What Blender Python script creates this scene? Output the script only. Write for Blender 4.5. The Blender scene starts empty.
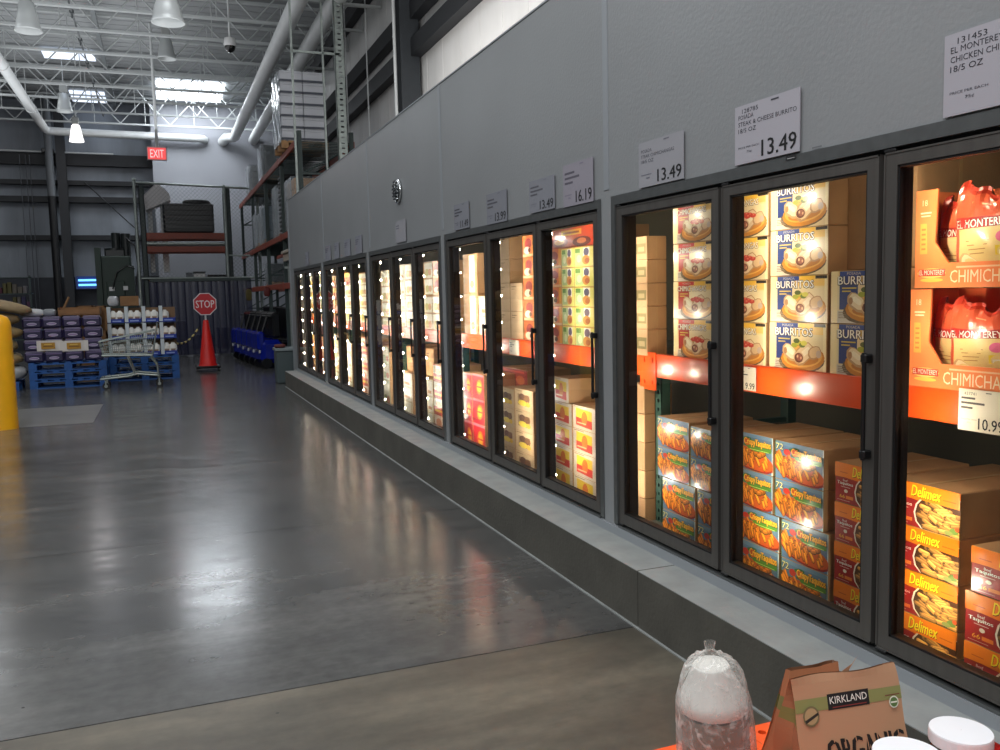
import bpy, math, random
from mathutils import Vector, Matrix
rnd = random.Random(7)
scene = bpy.context.scene
COL = scene.collection
PI = math.pi
# ------------------------------------------------------------------ camera
EYE = Vector((0, 0, 1.65)); FPX = 874.0
yaw, pitch, roll = .368535, -.0948176, -.0229382
cy, sy, cp, sp = math.cos(yaw), math.sin(yaw), math.cos(pitch), math.sin(pitch)
FW = Vector((sy*cp, cy*cp, sp)); RT = Vector((cy, -sy, 0)); UP = RT.cross(FW)
c_, s_ = math.cos(roll), math.sin(roll)
RT, UP = c_*RT + s_*UP, -s_*RT + c_*UP
cam = bpy.data.cameras.new('camera'); cam.sensor_width = 36; cam.lens = FPX/1000*36; cam.clip_start = .02; cam.clip_end = 200
co = bpy.data.objects.new('camera', cam); COL.objects.link(co)
M4 = Matrix((RT, UP, -FW)).transposed().to_4x4(); M4.translation = EYE; co.matrix_world = M4
scene.camera = co
# measuring helpers: where a sight line meets a real plane of the building
def ray(x, y): return FW*FPX + RT*(x-500) + UP*(375-y)
def onX(x, y, X): d = ray(x, y); return EYE + d*(X/d.x)
def onY(x, y, Y): d = ray(x, y); return EYE + d*(Y/d.y)
def onZ(x, y, Z=0): d = ray(x, y); return EYE + d*((Z-1.65)/d.z)
# ------------------------------------------------------------------ colour / materials
def lin(c):
    return tuple((v/12.92 if v <= .04045 else ((v+.055)/1.055)**2.4) for v in (x/255 for x in c[:3])) + (1,)
MATS = {}
def mat(name, col=(128, 128, 128), rough=.6, metal=0, noise=0, nscale=8, bump=0, bscale=40, spec=.5, emit=0, ecol=None, coat=0, alpha=1, attr=False, trans=0, stretch=(1, 1, 1)):
    if name in MATS: return MATS[name]
    m = bpy.data.materials.new(name); m.use_nodes = True; nt = m.node_tree; N, L = nt.nodes, nt.links
    b = N['Principled BSDF']; c = lin(col)
    b.inputs['Base Color'].default_value = c; b.inputs['Roughness'].default_value = rough; b.inputs['Metallic'].default_value = metal
    b.inputs['Specular IOR Level'].default_value = spec; b.inputs['Coat Weight'].default_value = coat; b.inputs['Coat Roughness'].default_value = .12
    b.inputs['Alpha'].default_value = alpha; b.inputs['Transmission Weight'].default_value = trans
    if emit: b.inputs['Emission Color'].default_value = lin(ecol or col); b.inputs['Emission Strength'].default_value = emit
    if attr:
        a = N.new('ShaderNodeAttribute'); a.attribute_name = 'Col'; L.new(a.outputs['Color'], b.inputs['Base Color'])
    if noise or bump:
        tc = N.new('ShaderNodeTexCoord'); mp = N.new('ShaderNodeMapping'); mp.inputs['Scale'].default_value = stretch; L.new(tc.outputs['Object'], mp.inputs['Vector'])
    if noise and not attr:
        n = N.new('ShaderNodeTexNoise'); n.inputs['Scale'].default_value = nscale; n.inputs['Detail'].default_value = 6; L.new(mp.outputs[0], n.inputs['Vector'])
        r = N.new('ShaderNodeValToRGB'); e = r.color_ramp.elements
        e[0].position = .3; e[1].position = .7
        e[0].color = tuple(v*(1-noise) for v in c[:3])+(1,); e[1].color = tuple(min(1, v*(1+noise)) for v in c[:3])+(1,)
        L.new(n.outputs['Fac'], r.inputs[0]); L.new(r.outputs[0], b.inputs['Base Color'])
    if bump:
        n2 = N.new('ShaderNodeTexNoise'); n2.inputs['Scale'].default_value = bscale; n2.inputs['Detail'].default_value = 3; L.new(mp.outputs[0], n2.inputs['Vector'])
        bp = N.new('ShaderNodeBump'); bp.inputs['Strength'].default_value = bump; bp.inputs['Distance'].default_value = .01
        L.new(n2.outputs['Fac'], bp.inputs['Height']); L.new(bp.outputs[0], b.inputs['Normal'])
    MATS[name] = m
    return m
# ------------------------------------------------------------------ mesh builder
class MB:
    def __init__(s): s.v = []; s.f = []; s.m = []; s.c = []; s.smooth = []
    def face(s, pts, m=0, col=None, sm=False):
        i = len(s.v); s.v += [tuple(p) for p in pts]; s.f.append(tuple(range(i, i+len(pts)))); s.m.append(m); s.c.append(col); s.smooth.append(sm)
    def faces(s, verts, faces, m=0, col=None, sm=False):
        i = len(s.v); s.v += [tuple(p) for p in verts]
        for k, f in enumerate(faces):
            s.f.append(tuple(i+j for j in f)); s.m.append(m); s.c.append(col[k] if isinstance(col, list) else col); s.smooth.append(sm)
    def box(s, x0, x1, y0, y1, z0, z1, m=0, col=None):
        v = [(x, y, z) for z in (z0, z1) for y in (y0, y1) for x in (x0, x1)]
        s.faces(v, [(0, 2, 3, 1), (4, 5, 7, 6), (0, 1, 5, 4), (2, 6, 7, 3), (0, 4, 6, 2), (1, 3, 7, 5)], m, col)
        return s
    def bbox(s, x0, x1, y0, y1, z0, z1, b=.01, m=0, col=None):
        # box with all edges chamfered
        X, Y, Z = (x0, x1), (y0, y1), (z0, z1); pts = {}; vs = []
        for i in (0, 1):
            for j in (0, 1):
                for k in (0, 1):
                    sx, sy_, sz = (1, -1)[i], (1, -1)[j], (1, -1)[k]; P = (X[i], Y[j], Z[k])
                    for a in range(3):
                        q = [P[0]+sx*b, P[1]+sy_*b, P[2]+sz*b]; q[a] = P[a]; pts[(i, j, k, a)] = len(vs); vs.append(q)
        F = []
        for a in range(3):
            o = [x for x in range(3) if x != a]
            for w in (0, 1):
                q = []
                for (p, r) in ((0, 0), (1, 0), (1, 1), (0, 1)):
                    idx = [0, 0, 0]; idx[a] = w; idx[o[0]] = p; idx[o[1]] = r; q.append(pts[(*idx, a)])
                F.append(q)
            for p in (0, 1):
                for r in (0, 1):
                    i0 = [0, 0, 0]; i0[o[0]] = p; i0[o[1]] = r; i1 = list(i0); i1[a] = 1
                    F.append([pts[(*i0, o[0])], pts[(*i1, o[0])], pts[(*i1, o[1])], pts[(*i0, o[1])]])
        for i in (0, 1):
            for j in (0, 1):
                for k in (0, 1): F.append([pts[(i, j, k, a)] for a in range(3)])
        s.faces(vs, F, m, col); return s
    def cyl(s, p0, p1, r, n=10, m=0, col=None, r1=None, caps=True, sm=True):
        p0, p1 = Vector(p0), Vector(p1); d = (p1-p0).normalized(); r1 = r if r1 is None else r1
        u = d.orthogonal().normalized(); w = d.cross(u)
        vs = [p + (u*math.cos(2*PI*k/n) + w*math.sin(2*PI*k/n))*q for p, q in ((p0, r), (p1, r1)) for k in range(n)]
        s.faces(vs, [(k, (k+1) % n, n+(k+1) % n, n+k) for k in range(n)], m, col, sm)
        if caps: s.face(vs[:n][::-1], m, col); s.face(vs[n:], m, col)
        return s
    def tube(s, pts, r, n=8, m=0, col=None):
        pts = [Vector(p) for p in pts]; rings = []; u = None
        for i, p in enumerate(pts):
            d = ((pts[min(i+1, len(pts)-1)]-p).normalized() + (p-pts[max(i-1, 0)]).normalized()).normalized()
            u = d.orthogonal().normalized() if u is None else (u-d*u.dot(d)).normalized()
            w = d.cross(u); rings.append([p+(u*math.cos(2*PI*k/n)+w*math.sin(2*PI*k/n))*r for k in range(n)])
        vs = [q for R_ in rings for q in R_]; F = []
        for i in range(len(rings)-1):
            for k in range(n): F.append((i*n+k, i*n+(k+1) % n, (i+1)*n+(k+1) % n, (i+1)*n+k))
        s.faces(vs, F, m, col, True); s.face(rings[0][::-1], m, col); s.face(rings[-1], m, col); return s
    def lathe(s, prof, c=(0, 0, 0), n=24, m=0, col=None, axis='z', sm=True, wob=None):
        vs = []
        for i, (r, h) in enumerate(prof):
            for k in range(n):
                a = 2*PI*k/n; rr = r*(1 + (wob(i, k) if wob else 0))
                q = (rr*math.cos(a), rr*math.sin(a), h)
                if axis == 'x': q = (h, q[0], q[1])
                if axis == 'y': q = (q[0], h, q[1])
                vs.append((c[0]+q[0], c[1]+q[1], c[2]+q[2]))
        F = []
        for i in range(len(prof)-1):
            for k in range(n): F.append((i*n+k, i*n+(k+1) % n, (i+1)*n+(k+1) % n, (i+1)*n+k))
        cc = [col[i] for i in range(len(prof)-1) for k in range(n)] if isinstance(col, list) else col
        s.faces(vs, F, m, cc, sm); return s
    def ball(s, c, rx, ry, rz, n=12, k=8, m=0, col=None):
        prof = [(math.sin(PI*i/k), -math.cos(PI*i/k)) for i in range(k+1)]
        vs = [(c[0]+rx*r*math.cos(2*PI*j/n), c[1]+ry*r*math.sin(2*PI*j/n), c[2]+rz*h) for r, h in prof for j in range(n)]
        s.faces(vs, [(i*n+j, i*n+(j+1) % n, (i+1)*n+(j+1) % n, (i+1)*n+j) for i in range(k) for j in range(n)], m, col, True); return s
    def mesh(s, name, mats):
        me = bpy.data.meshes.new(name); me.from_pydata(s.v, [], s.f)
        for m in (mats if isinstance(mats, (list, tuple)) else [mats]): me.materials.append(m)
        me.polygons.foreach_set('material_index', s.m); me.polygons.foreach_set('use_smooth', s.smooth)
        if any(c is not None for c in s.c):
            at = me.color_attributes.new('Col', 'FLOAT_COLOR', 'CORNER'); buf = []
            for f, c in zip(s.f, s.c): buf += list(lin(c) if c is not None else (1, 1, 1, 1))*len(f)
            at.data.foreach_set('color', buf)
        me.update(); return me
    def build(s, name, mats, parent=None, loc=(0, 0, 0), rz=0):
        return put(name, s.mesh(name, mats), parent, loc, rz)
def put(name, me, parent=None, loc=(0, 0, 0), rz=0):
    o = bpy.data.objects.new(name, me); COL.objects.link(o); o.location = loc; o.rotation_euler = (0, 0, rz)
    if parent: o.parent = parent
    return o
def tag(o, label, cat, group=None, kind=None):
    o['label'] = label; o['category'] = cat
    if group: o['group'] = group
    if kind: o['kind'] = kind
    return o
def thing(name, label, cat, loc=(0, 0, 0), rz=0, group=None):
    o = bpy.data.objects.new(name, None); o.empty_display_size = .1; COL.objects.link(o); o.location = loc; o.rotation_euler = (0, 0, rz)
    return tag(o, label, cat, group)
def struct(name, mb, m, label=None, cat=None):
    o = mb.build(name, m); o['kind'] = 'structure'
    o['label'] = label or name.replace('_', ' '); o['category'] = cat or name.split('_')[0]
    return o
def copy_tree(o):
    c = o.copy(); COL.objects.link(c)
    for ch in list(o.children):
        d = ch.copy(); COL.objects.link(d); d.parent = c
        for g in ch.children: e = g.copy(); COL.objects.link(e); e.parent = d
    return c
# ------------------------------------------------------------------ printed graphics: flat inked shapes on a surface
_T = {}
def glyphs(txt):
    if txt in _T: return _T[txt]
    cu = bpy.data.curves.new('t', 'FONT'); cu.body = txt; cu.resolution_u = 2
    o = bpy.data.objects.new('t', cu); COL.objects.link(o)
    dg = bpy.context.evaluated_depsgraph_get(); dg.update(); me = o.evaluated_get(dg).to_mesh()
    vs = [(v.co.x, v.co.y) for v in me.vertices]; fs = [tuple(p.vertices) for p in me.polygons]
    o.evaluated_get(dg).to_mesh_clear(); bpy.data.objects.remove(o); bpy.data.curves.remove(cu)
    x0 = min(v[0] for v in vs); x1 = max(v[0] for v in vs); y0 = min(v[1] for v in vs); y1 = max(v[1] for v in vs)
    _T[txt] = ([((x-x0)/(x1-x0), (y-y0)/(y1-y0)) for x, y in vs], fs); return _T[txt]
class Art:
    # fractions of the face (u right, v up); fn maps (u, v, layer height) to 3D
    def __init__(s, mb, fn, m=0, eps=2.5e-5): s.mb = mb; s.fn = fn; s.m = m; s.k = 1; s.eps = eps; s.asp = 1; s.clip = True
    def poly(s, pts, col):
        if s.clip: pts = [(min(1, max(0, u)), min(1, max(0, v))) for u, v in pts]
        s.mb.face([s.fn(u, v, s.k*s.eps) for u, v in pts], s.m, col); s.k += 1
    def rect(s, u0, v0, u1, v1, col): s.poly([(u0, v0), (u1, v0), (u1, v1), (u0, v1)], col)
    def ell(s, u, v, ru, rv, col, rot=0, n=18, a0=0, a1=2*PI):
        c, q = math.cos(rot), math.sin(rot); P = []
        for k in range(n):
            a = a0+(a1-a0)*k/(n if a1-a0 > 6.2 else n-1); x, y = ru*math.cos(a), rv*math.sin(a)/s.asp
            P.append((u+x*c-y*q, v+(x*q+y*c)*s.asp))
        s.poly(P, col)
    def cap(s, u, v, L, r, rot, col, n=5):
        P = []
        for sg in (1, -1):
            for k in range(n):
                a = -PI/2+PI*k/(n-1); x, y = sg*(L/2+r*math.cos(a)), sg*r*math.sin(a)
                P.append((u+x*math.cos(rot)-y*math.sin(rot), v+(x*math.sin(rot)+y*math.cos(rot))*s.asp))
        s.poly(P, col)
    def text(s, t, u, v, w, h, col, shear=0, rise=0):
        vs, fs = glyphs(t); P = [s.fn(u+x*w+shear*y*h, v+y*h+rise*x, s.k*s.eps) for x, y in vs]
        s.mb.faces(P, fs, s.m, col); s.k += 1
def shade(c, f): return tuple(max(0, min(255, x*f)) for x in c)
# ------------------------------------------------------------------ materials
INK = mat('printed_card', attr=True, rough=.33, coat=.35)
INKM = mat('matt_print', attr=True, rough=.7)
CARD = mat('cardboard', (188, 148, 106), .75, noise=.12, nscale=5, bump=.1, bscale=60)
CARDD = mat('aged_cardboard', (130, 95, 62), .8, noise=.15, nscale=5)
DOORM = mat('brushed_door_metal', (104, 101, 97), .42, .6, noise=.1, nscale=30, stretch=(1, 1, .05))
RUB = mat('black_gasket', (14, 14, 15), .55)
HAND = mat('black_handle', (20, 20, 21), .4)
DARKM = mat('dark_mullion', (42, 41, 40), .5, .2)
STEEL = mat('galvanised_steel', (150, 158, 154), .45, .6, noise=.15, nscale=12)
GREENM = mat('green_rack_paint', (42, 78, 68), .5, noise=.15, nscale=6)
DGREEN = mat('dark_rack_paint', (48, 62, 60), .5, noise=.15, nscale=6)
ORANGE = mat('orange_beam_paint', (238, 82, 22), .3, coat=.3, noise=.04, nscale=4)
RUST = mat('rust_red_beam_paint', (150, 66, 44), .5, noise=.12, nscale=5)
WHITEP = mat('white_pipe_paint', (205, 208, 208), .5, noise=.05, nscale=3)
TRUSSM = mat('white_joist_paint', (178, 182, 182), .6)
TRUSSD = mat('grey_joist_paint', (105, 110, 112), .6)
BLACKP = mat('black_plastic', (16, 16, 18), .35)
BLACKW = mat('black_stretch_wrap', (5, 5, 6), .35, bump=.5, bscale=15)
BLUEP = mat('blue_pallet_paint', (26, 82, 150), .6, noise=.2, nscale=8)
BLUEG = mat('glossy_blue_plastic', (10, 30, 140), .2, coat=.5)
WOOD = mat('pallet_wood', (170, 130, 88), .7, noise=.2, nscale=7)
WHITEPL = mat('white_plastic', (225, 225, 225), .4)
FOAM = mat('white_foam', (212, 210, 204), .6)
CHROME = mat('chrome', (205, 208, 210), .2, 1)
REDP = mat('red_orange_plastic', (220, 30, 22), .45, noise=.05)
def wrapmat(name, tint, a=.25, bump=.8, bs=9, r=.15):
    m = mat(name, tint, r, bump=bump, bscale=bs)
    nt = m.node_tree; N, L = nt.nodes, nt.links; b = N['Principled BSDF']; out = N['Material Output']
    t = N.new('ShaderNodeBsdfTransparent'); mx = N.new('ShaderNodeMixShader')
    lw = N.new('ShaderNodeLayerWeight'); lw.inputs[0].default_value = .35
    mr = N.new('ShaderNodeMapRange'); mr.inputs['To Min'].default_value = a; mr.inputs['To Max'].default_value = min(1, a+.6)
    L.new(lw.outputs['Facing'], mr.inputs['Value']); L.new(mr.outputs[0], mx.inputs[0])
    L.new(t.outputs[0], mx.inputs[1]); L.new(b.outputs[0], mx.inputs[2]); L.new(mx.outputs[0], out.inputs[0]); return m
WRAP = wrapmat('clear_stretch_wrap', (200, 208, 212), .22)
FILM = wrapmat('clear_plastic_bag', (228, 226, 220), .10, bump=1.0, bs=26, r=.16)
def crinkle_highlights(m):  # whitish opacity patches paint crinkle highlights into the film
    N, L = m.node_tree.nodes, m.node_tree.links; mx = [n for n in N if n.type == 'MIX_SHADER'][0]; mr = [n for n in N if n.type == 'MAP_RANGE'][0]
    tc = N.new('ShaderNodeTexCoord'); n = N.new('ShaderNodeTexNoise'); n.inputs['Scale'].default_value = 20; n.inputs['Detail'].default_value = 5; n.inputs['Distortion'].default_value = 2.5; L.new(tc.outputs['Object'], n.inputs['Vector'])
    r = N.new('ShaderNodeValToRGB'); e = r.color_ramp.elements; e[0].position = .52; e[0].color = (0, 0, 0, 1); e[1].position = .72; e[1].color = (.5, .5, .5, 1); L.new(n.outputs['Fac'], r.inputs[0])
    a = N.new('ShaderNodeMath'); a.operation = 'ADD'; a.use_clamp = True; L.new(mr.outputs[0], a.inputs[0]); L.new(r.outputs[0], a.inputs[1]); L.new(a.outputs[0], mx.inputs[0])
crinkle_highlights(FILM)
STRIP = wrapmat('smoky_strip_curtain', (44, 46, 70), .86, bump=.3, bs=3, r=.25)
def glassmat(name, tint=(.93, .95, .94), refl=1.0):
    m = bpy.data.materials.new(name); m.use_nodes = True; N, L = m.node_tree.nodes, m.node_tree.links
    for n in list(N): N.remove(n)
    out = N.new('ShaderNodeOutputMaterial'); t = N.new('ShaderNodeBsdfTransparent'); t.inputs[0].default_value = (*tint, 1)
    g = N.new('ShaderNodeBsdfGlossy'); g.inputs['Roughness'].default_value = .02; g.inputs[0].default_value = (refl, refl, refl, 1)
    f = N.new('ShaderNodeFresnel'); f.inputs[0].default_value = 1.5; mx = N.new('ShaderNodeMixShader')
    L.new(f.outputs[0], mx.inputs[0]); L.new(t.outputs[0], mx.inputs[1]); L.new(g.outputs[0], mx.inputs[2]); L.new(mx.outputs[0], out.inputs[0]); return m
GLASS = glassmat('door_glass'); JARG = glassmat('jar_glass', (.85, .86, .84))
def emis(name, col, st):
    m = bpy.data.materials.new(name); m.use_nodes = True; N, L = m.node_tree.nodes, m.node_tree.links
    for n in list(N): N.remove(n)
    out = N.new('ShaderNodeOutputMaterial'); e = N.new('ShaderNodeEmission'); e.inputs[0].default_value = lin(col); e.inputs[1].default_value = st
    L.new(e.outputs[0], out.inputs[0]); return m
BULB = emis('led_bulb', (255, 240, 215), 60)
SKYL = emis('skylight_glow', (238, 246, 255), 11)
SKYD = emis('dim_skylight_glow', (225, 236, 255), 1.6)
LAMPE = emis('lamp_glow', (255, 244, 240), 3)
BLUEE = emis('blue_lamp_glow', (110, 190, 255), 2.2)
EXITR = emis('exit_red', (255, 40, 45), 1.5)
# ------------------------------------------------------------------ setting
def floor_mat():
    m = bpy.data.materials.new('polished_concrete'); m.use_nodes = True; nt = m.node_tree; N, L = nt.nodes, nt.links
    b = N['Principled BSDF']; g = N.new('ShaderNodeNewGeometry'); sx = N.new('ShaderNodeSeparateXYZ'); L.new(g.outputs['Position'], sx.inputs[0])
    def noise(sc, det=6, rough=.6, vec=None):
        n = N.new('ShaderNodeTexNoise'); n.inputs['Scale'].default_value = sc; n.inputs['Detail'].default_value = det; n.inputs['Roughness'].default_value = rough
        L.new(vec or g.outputs['Position'], n.inputs['Vector']); return n
    def ramp(src, stops):
        r = N.new('ShaderNodeValToRGB'); e = r.color_ramp.elements
        while len(e) < len(stops): e.new(.5)
        for i, (p, c) in enumerate(stops): e[i].position = p; e[i].color = (*c, 1) if len(c) == 3 else c
        L.new(src, r.inputs[0]); return r
    mp = N.new('ShaderNodeMapping'); mp.inputs['Scale'].default_value = (.5, 1.6, 1); L.new(g.outputs['Position'], mp.inputs[0])
    n1 = noise(1.1, 9, .68, mp.outputs[0]); n2 = noise(14, 5)
    dark = ramp(n1.outputs['Fac'], [(.3, lin((64, 64, 64))[:3]), (.52, lin((82, 82, 81))[:3]), (.75, lin((104, 103, 101))[:3])])
    lite = ramp(n1.outputs['Fac'], [(.25, lin((56, 53, 46))[:3]), (.5, lin((86, 81, 71))[:3]), (.75, lin((122, 115, 100))[:3])])
    # the nearest slab is rougher and browner than the polished ones
    lt = N.new('ShaderNodeMath'); lt.operation = 'LESS_THAN'; lt.inputs[1].default_value = 3.64; L.new(sx.outputs['Y'], lt.inputs[0])
    mx = N.new('ShaderNodeMixRGB'); L.new(lt.outputs[0], mx.inputs[0]); L.new(dark.outputs[0], mx.inputs[1]); L.new(lite.outputs[0], mx.inputs[2])
    fine = ramp(n2.outputs['Fac'], [(.3, (.82, .82, .82)), (.7, (1.1, 1.1, 1.1))])
    mm = N.new('ShaderNodeMixRGB'); mm.blend_type = 'MULTIPLY'; mm.inputs[0].default_value = 1; L.new(mx.outputs[0], mm.inputs[1]); L.new(fine.outputs[0], mm.inputs[2])
    # specks
    v = N.new('ShaderNodeTexVoronoi'); v.inputs['Scale'].default_value = 3.2; L.new(g.outputs['Position'], v.inputs['Vector'])
    sp_ = N.new('ShaderNodeMath'); sp_.operation = 'LESS_THAN'; sp_.inputs[1].default_value = .028; L.new(v.outputs['Distance'], sp_.inputs[0])
    m3 = N.new('ShaderNodeMixRGB'); m3.inputs[2].default_value = lin((40, 38, 36)); L.new(sp_.outputs[0], m3.inputs[0]); L.new(mm.outputs[0], m3.inputs[1])
    L.new(m3.outputs[0], b.inputs['Base Color'])
    mpr = N.new('ShaderNodeMapping'); mpr.inputs['Scale'].default_value = (1, 2.5, 1); L.new(g.outputs['Position'], mpr.inputs[0])
    n3 = noise(2.2, 6, .6, mpr.outputs[0])
    rr = ramp(n3.outputs['Fac'], [(.3, (.15, .15, .15)), (.7, (.25, .25, .25))])
    ad = N.new('ShaderNodeMath'); ad.operation = 'MULTIPLY_ADD'; ad.inputs[1].default_value = .22; L.new(lt.outputs[0], ad.inputs[0]); L.new(rr.outputs[0], ad.inputs[2])
    L.new(ad.outputs[0], b.inputs['Roughness']); b.inputs['Specular IOR Level'].default_value = .62
    bp = N.new('ShaderNodeBump'); bp.inputs['Strength'].default_value = .003; bp.inputs['Distance'].default_value = .01; L.new(n3.outputs['Fac'], bp.inputs['Height']); L.new(bp.outputs[0], b.inputs['Normal'])
    return m
FLOORM = floor_mat()
Y1, Y2 = 3.645, 6.28            # sawn joints across the slab
XC, XW, ZC = 2.09, 2.31, .288   # kerb face, cooler wall, kerb top
f = MB(); g_ = .004
ys = [-6, Y1-g_, Y1+g_, Y2-g_, Y2+g_, 9.0-g_, 9.0+g_, 12.2, 36]
for i in range(0, len(ys)-1):
    z = 0
    if i in (1, 3, 5): z = -.01
    a, b_ = ys[i], ys[i+1]
    f.face([(-14, a, z), (9, a, z), (9, b_, z), (-14, b_, z)])
    if z == 0 and i+1 < len(ys)-1 and i in (0, 2, 4):
        f.face([(-14, b_, 0), (9, b_, 0), (9, b_, -.01), (-14, b_, -.01)])
        c2 = ys[i+2]; f.face([(-14, c2, -.01), (9, c2, -.01), (9, c2, 0), (-14, c2, 0)])
f.face([(-14, -6, -.1), (9, -6, -.1), (9, 36, -.1), (-14, 36, -.1)][::-1])
struct('floor', f, FLOORM, 'dark polished concrete warehouse floor with sawn joints')
# lighter repair patch in the slab beside the bollard
pa = MB(); q = [onZ(0, 430), onZ(137, 419.5), onZ(137, 407.5), onZ(0, 411)]; y0, y1 = 11.9, 14.6
pa.box(-5, -.93, 13.05, 15.3, -.002, .0015); struct('trim_1', pa, mat('pale_floor_patch', (108, 108, 106), .3, noise=.15, nscale=2, bump=.05), 'paler concrete patch let into the polished floor beside the yellow bollard', 'floor patch')
# kerb
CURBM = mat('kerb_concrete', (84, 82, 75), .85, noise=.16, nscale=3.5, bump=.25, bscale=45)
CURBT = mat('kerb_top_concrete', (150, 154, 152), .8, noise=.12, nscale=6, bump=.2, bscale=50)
k = MB(); cuts = [-2.0, 3.62, 9.6, 16.42]
for a, b_ in zip(cuts, cuts[1:]):
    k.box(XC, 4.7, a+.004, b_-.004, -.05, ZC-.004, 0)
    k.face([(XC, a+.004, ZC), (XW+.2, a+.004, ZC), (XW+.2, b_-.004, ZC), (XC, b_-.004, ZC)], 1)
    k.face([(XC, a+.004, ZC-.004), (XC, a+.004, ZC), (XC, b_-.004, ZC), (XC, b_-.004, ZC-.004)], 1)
k.box(XC-.012, XC+.01, -2, 16.42, 0, .006, 1)
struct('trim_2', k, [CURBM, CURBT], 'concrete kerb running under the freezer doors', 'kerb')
# cooler wall with openings
def YX(px): return onX(px, 300, XW).y
BAYS = [[4.20, 3.26, 2.34, 1.42], [7.18, 6.20, 5.265, 4.41], [YX(371.8), 9.14, 8.26, 7.38], [YX(325.5), YX(338), YX(352), YX(367.5)], [YX(295.5), YX(304.7), YX(313.8), YX(322.2)]]
BAYS[4][0] = min(BAYS[4][0], 16.2)
PANEL = mat('embossed_cooler_panel', (150, 153, 155), .38, .1, noise=.05, nscale=1.2, bump=.12, bscale=55)
ZT, YEND = 3.41, 16.75
J = .045   # jamb
w = MB()
w.box(XW, XW+.1, -2, YEND, 2.135+J*.3, ZT)
w.box(XW, XW+.1, -2, YEND, ZC-.02, .340)
edges = [-2] + sum([[b[3]-J, b[0]+J] for b in BAYS], []) + [YEND]
for a, b_ in zip(edges[::2], edges[1::2]): w.box(XW, XW+.1, a, b_, .340, 2.135+J*.3)
struct('wall_right', w, PANEL, 'grey embossed insulated panel wall above and around the freezer doors', 'wall')
sm = MB()
for yy in [4.30, 7.27, 10.07, 13.1]:
    sm.box(XW-.004, XW+.01, yy-.028, yy+.028, 2.19, ZT-.005)
sm.box(XW-.006, XW+.12, -2, YEND, ZT, ZT+.012); sm.box(XW-.006, XW+.0, YEND-.05, YEND+.006, ZC, ZT)
sm.box(XW-.012, XW+.001, -2, 16.35, ZC-.0, .334)
struct('trim_3', sm, mat('panel_seam_trim', (158, 163, 168), .45, .2), 'grey metal seam strips and edge caps on the cooler wall', 'trim')
cw = MB(); cw.box(XW, 4.6, YEND, YEND+.1, ZC-.3, ZT); cw.box(XW+.1, 4.6, -2, YEND, ZT-.14, ZT-.02)
struct('wall_back_cooler', cw, PANEL, 'end panel and roof panel of the walk-in freezer', 'wall')
ci = MB(); ci.box(4.3, 4.4, -2, YEND, 0, ZT-.14); ci.box(XW+.1, 4.3, -2.1, -2, 0, ZT-.14)
struct('wall_right_inner', ci, mat('dim_freezer_lining', (92, 88, 70), .7), 'olive grey rear lining of the walk-in freezer', 'wall')
cf = MB(); cf.box(XW+.1, 4.3, -2, YEND, .02, .06); struct('floor_2', cf, mat('freezer_floor', (120, 118, 112), .7), 'floor slab inside the freezer', 'floor')
# building shell
SID = mat('metal_siding', (126, 132, 140), .6, .1, noise=.3, nscale=.9, bump=.2, bscale=6, stretch=(1, 1, .3))
b1 = MB()
b1.box(-14, .05, 34, 34.1, 2.5, 9)
for i in range(47): b1.box(-14+i*.3, -13.985+i*.3, 33.99, 34, 2.5, 9)
struct('wall_back_1', b1, SID, 'ribbed metal siding of the far wall behind the baler', 'wall')
b2 = MB(); b2.box(-14, .05, 33.9, 34.1, 0, 2.5); struct('wall_back_2', b2, mat('dark_wainscot', (50, 53, 60), .7, noise=.2, nscale=1.5), 'dark lower band of the far wall', 'wall')
b3 = MB(); b3.box(.05, 5, 33, 33.2, 0, 8.5); struct('wall_back_3', b3, mat('white_far_wall', (142, 144, 150), .7, noise=.06, nscale=.7), 'smooth pale grey far wall behind the chain link cage', 'wall')
GIRT = mat('dark_girt', (26, 28, 32), .6)
for zz, hh in ((3.85, .17), (5.15, .2), (5.72, .16), (6.5, .4)):
    gb = MB(); gb.box(-14, .05, 33.75, 33.93, zz-hh/2, zz+hh/2); gb.box(-14, .05, 33.7, 33.76, zz-hh/2, zz-hh/2+.03)
    tag(gb.build('wall_girt', GIRT), {3.85: 'lowest dark horizontal girt across the far siding', 5.15: 'second dark girt up on the far siding', 5.72: 'third dark girt up on the far siding', 6.5: 'topmost deep dark girt under the roof on the far siding'}[zz], 'girt', 'dark girts on the far wall')
RW = 4.6
rw = MB(); rw.box(RW, RW+.1, -3, 34, 2.5, 9.0)
for i in range(90): rw.box(RW-.006, RW, -2.9+i*.9, -2.87+i*.9, 2.5, 9) if i < 41 else None
struct('wall_right_outer', rw, mat('white_building_siding', (205, 204, 202), .6, noise=.12, nscale=1.2, stretch=(1, 1, .4)), 'white ribbed building wall above the freezer roof', 'wall')
for i, (zz, hh) in enumerate(((5.98, .3), (6.62, .3), (8.05, .34))):
    gb = MB(); gb.box(RW-.22, RW-.02, -3, 33, zz-hh/2, zz+hh/2)
    tag(gb.build('wall_girt', GIRT), ['lowest dark girt on the right hand building wall above the freezer', 'middle dark girt on the right hand building wall above the freezer', 'highest dark girt on the right hand building wall above the freezer'][i], 'girt')
cb = MB(); cb.box(4.2, 4.54, 15.35, 15.38, ZT+.02, 8.45); cb.box(4.2, 4.54, 15.72, 15.75, ZT+.02, 8.45); cb.box(4.36, 4.39, 15.38, 15.72, ZT+.02, 8.45)
tag(cb.build('building_column', mat('dark_column_steel', (46, 50, 54), .6, noise=.1)), 'dark steel building column rising behind the freezer wall', 'column')
cd = MB(); cd.cyl((4.13, 15.5, ZT+.02), (4.13, 15.5, 8.45), .03)
tag(cd.build('conduit', WHITEP), 'pale vertical conduit close beside the dark building column', 'pipe')
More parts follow.
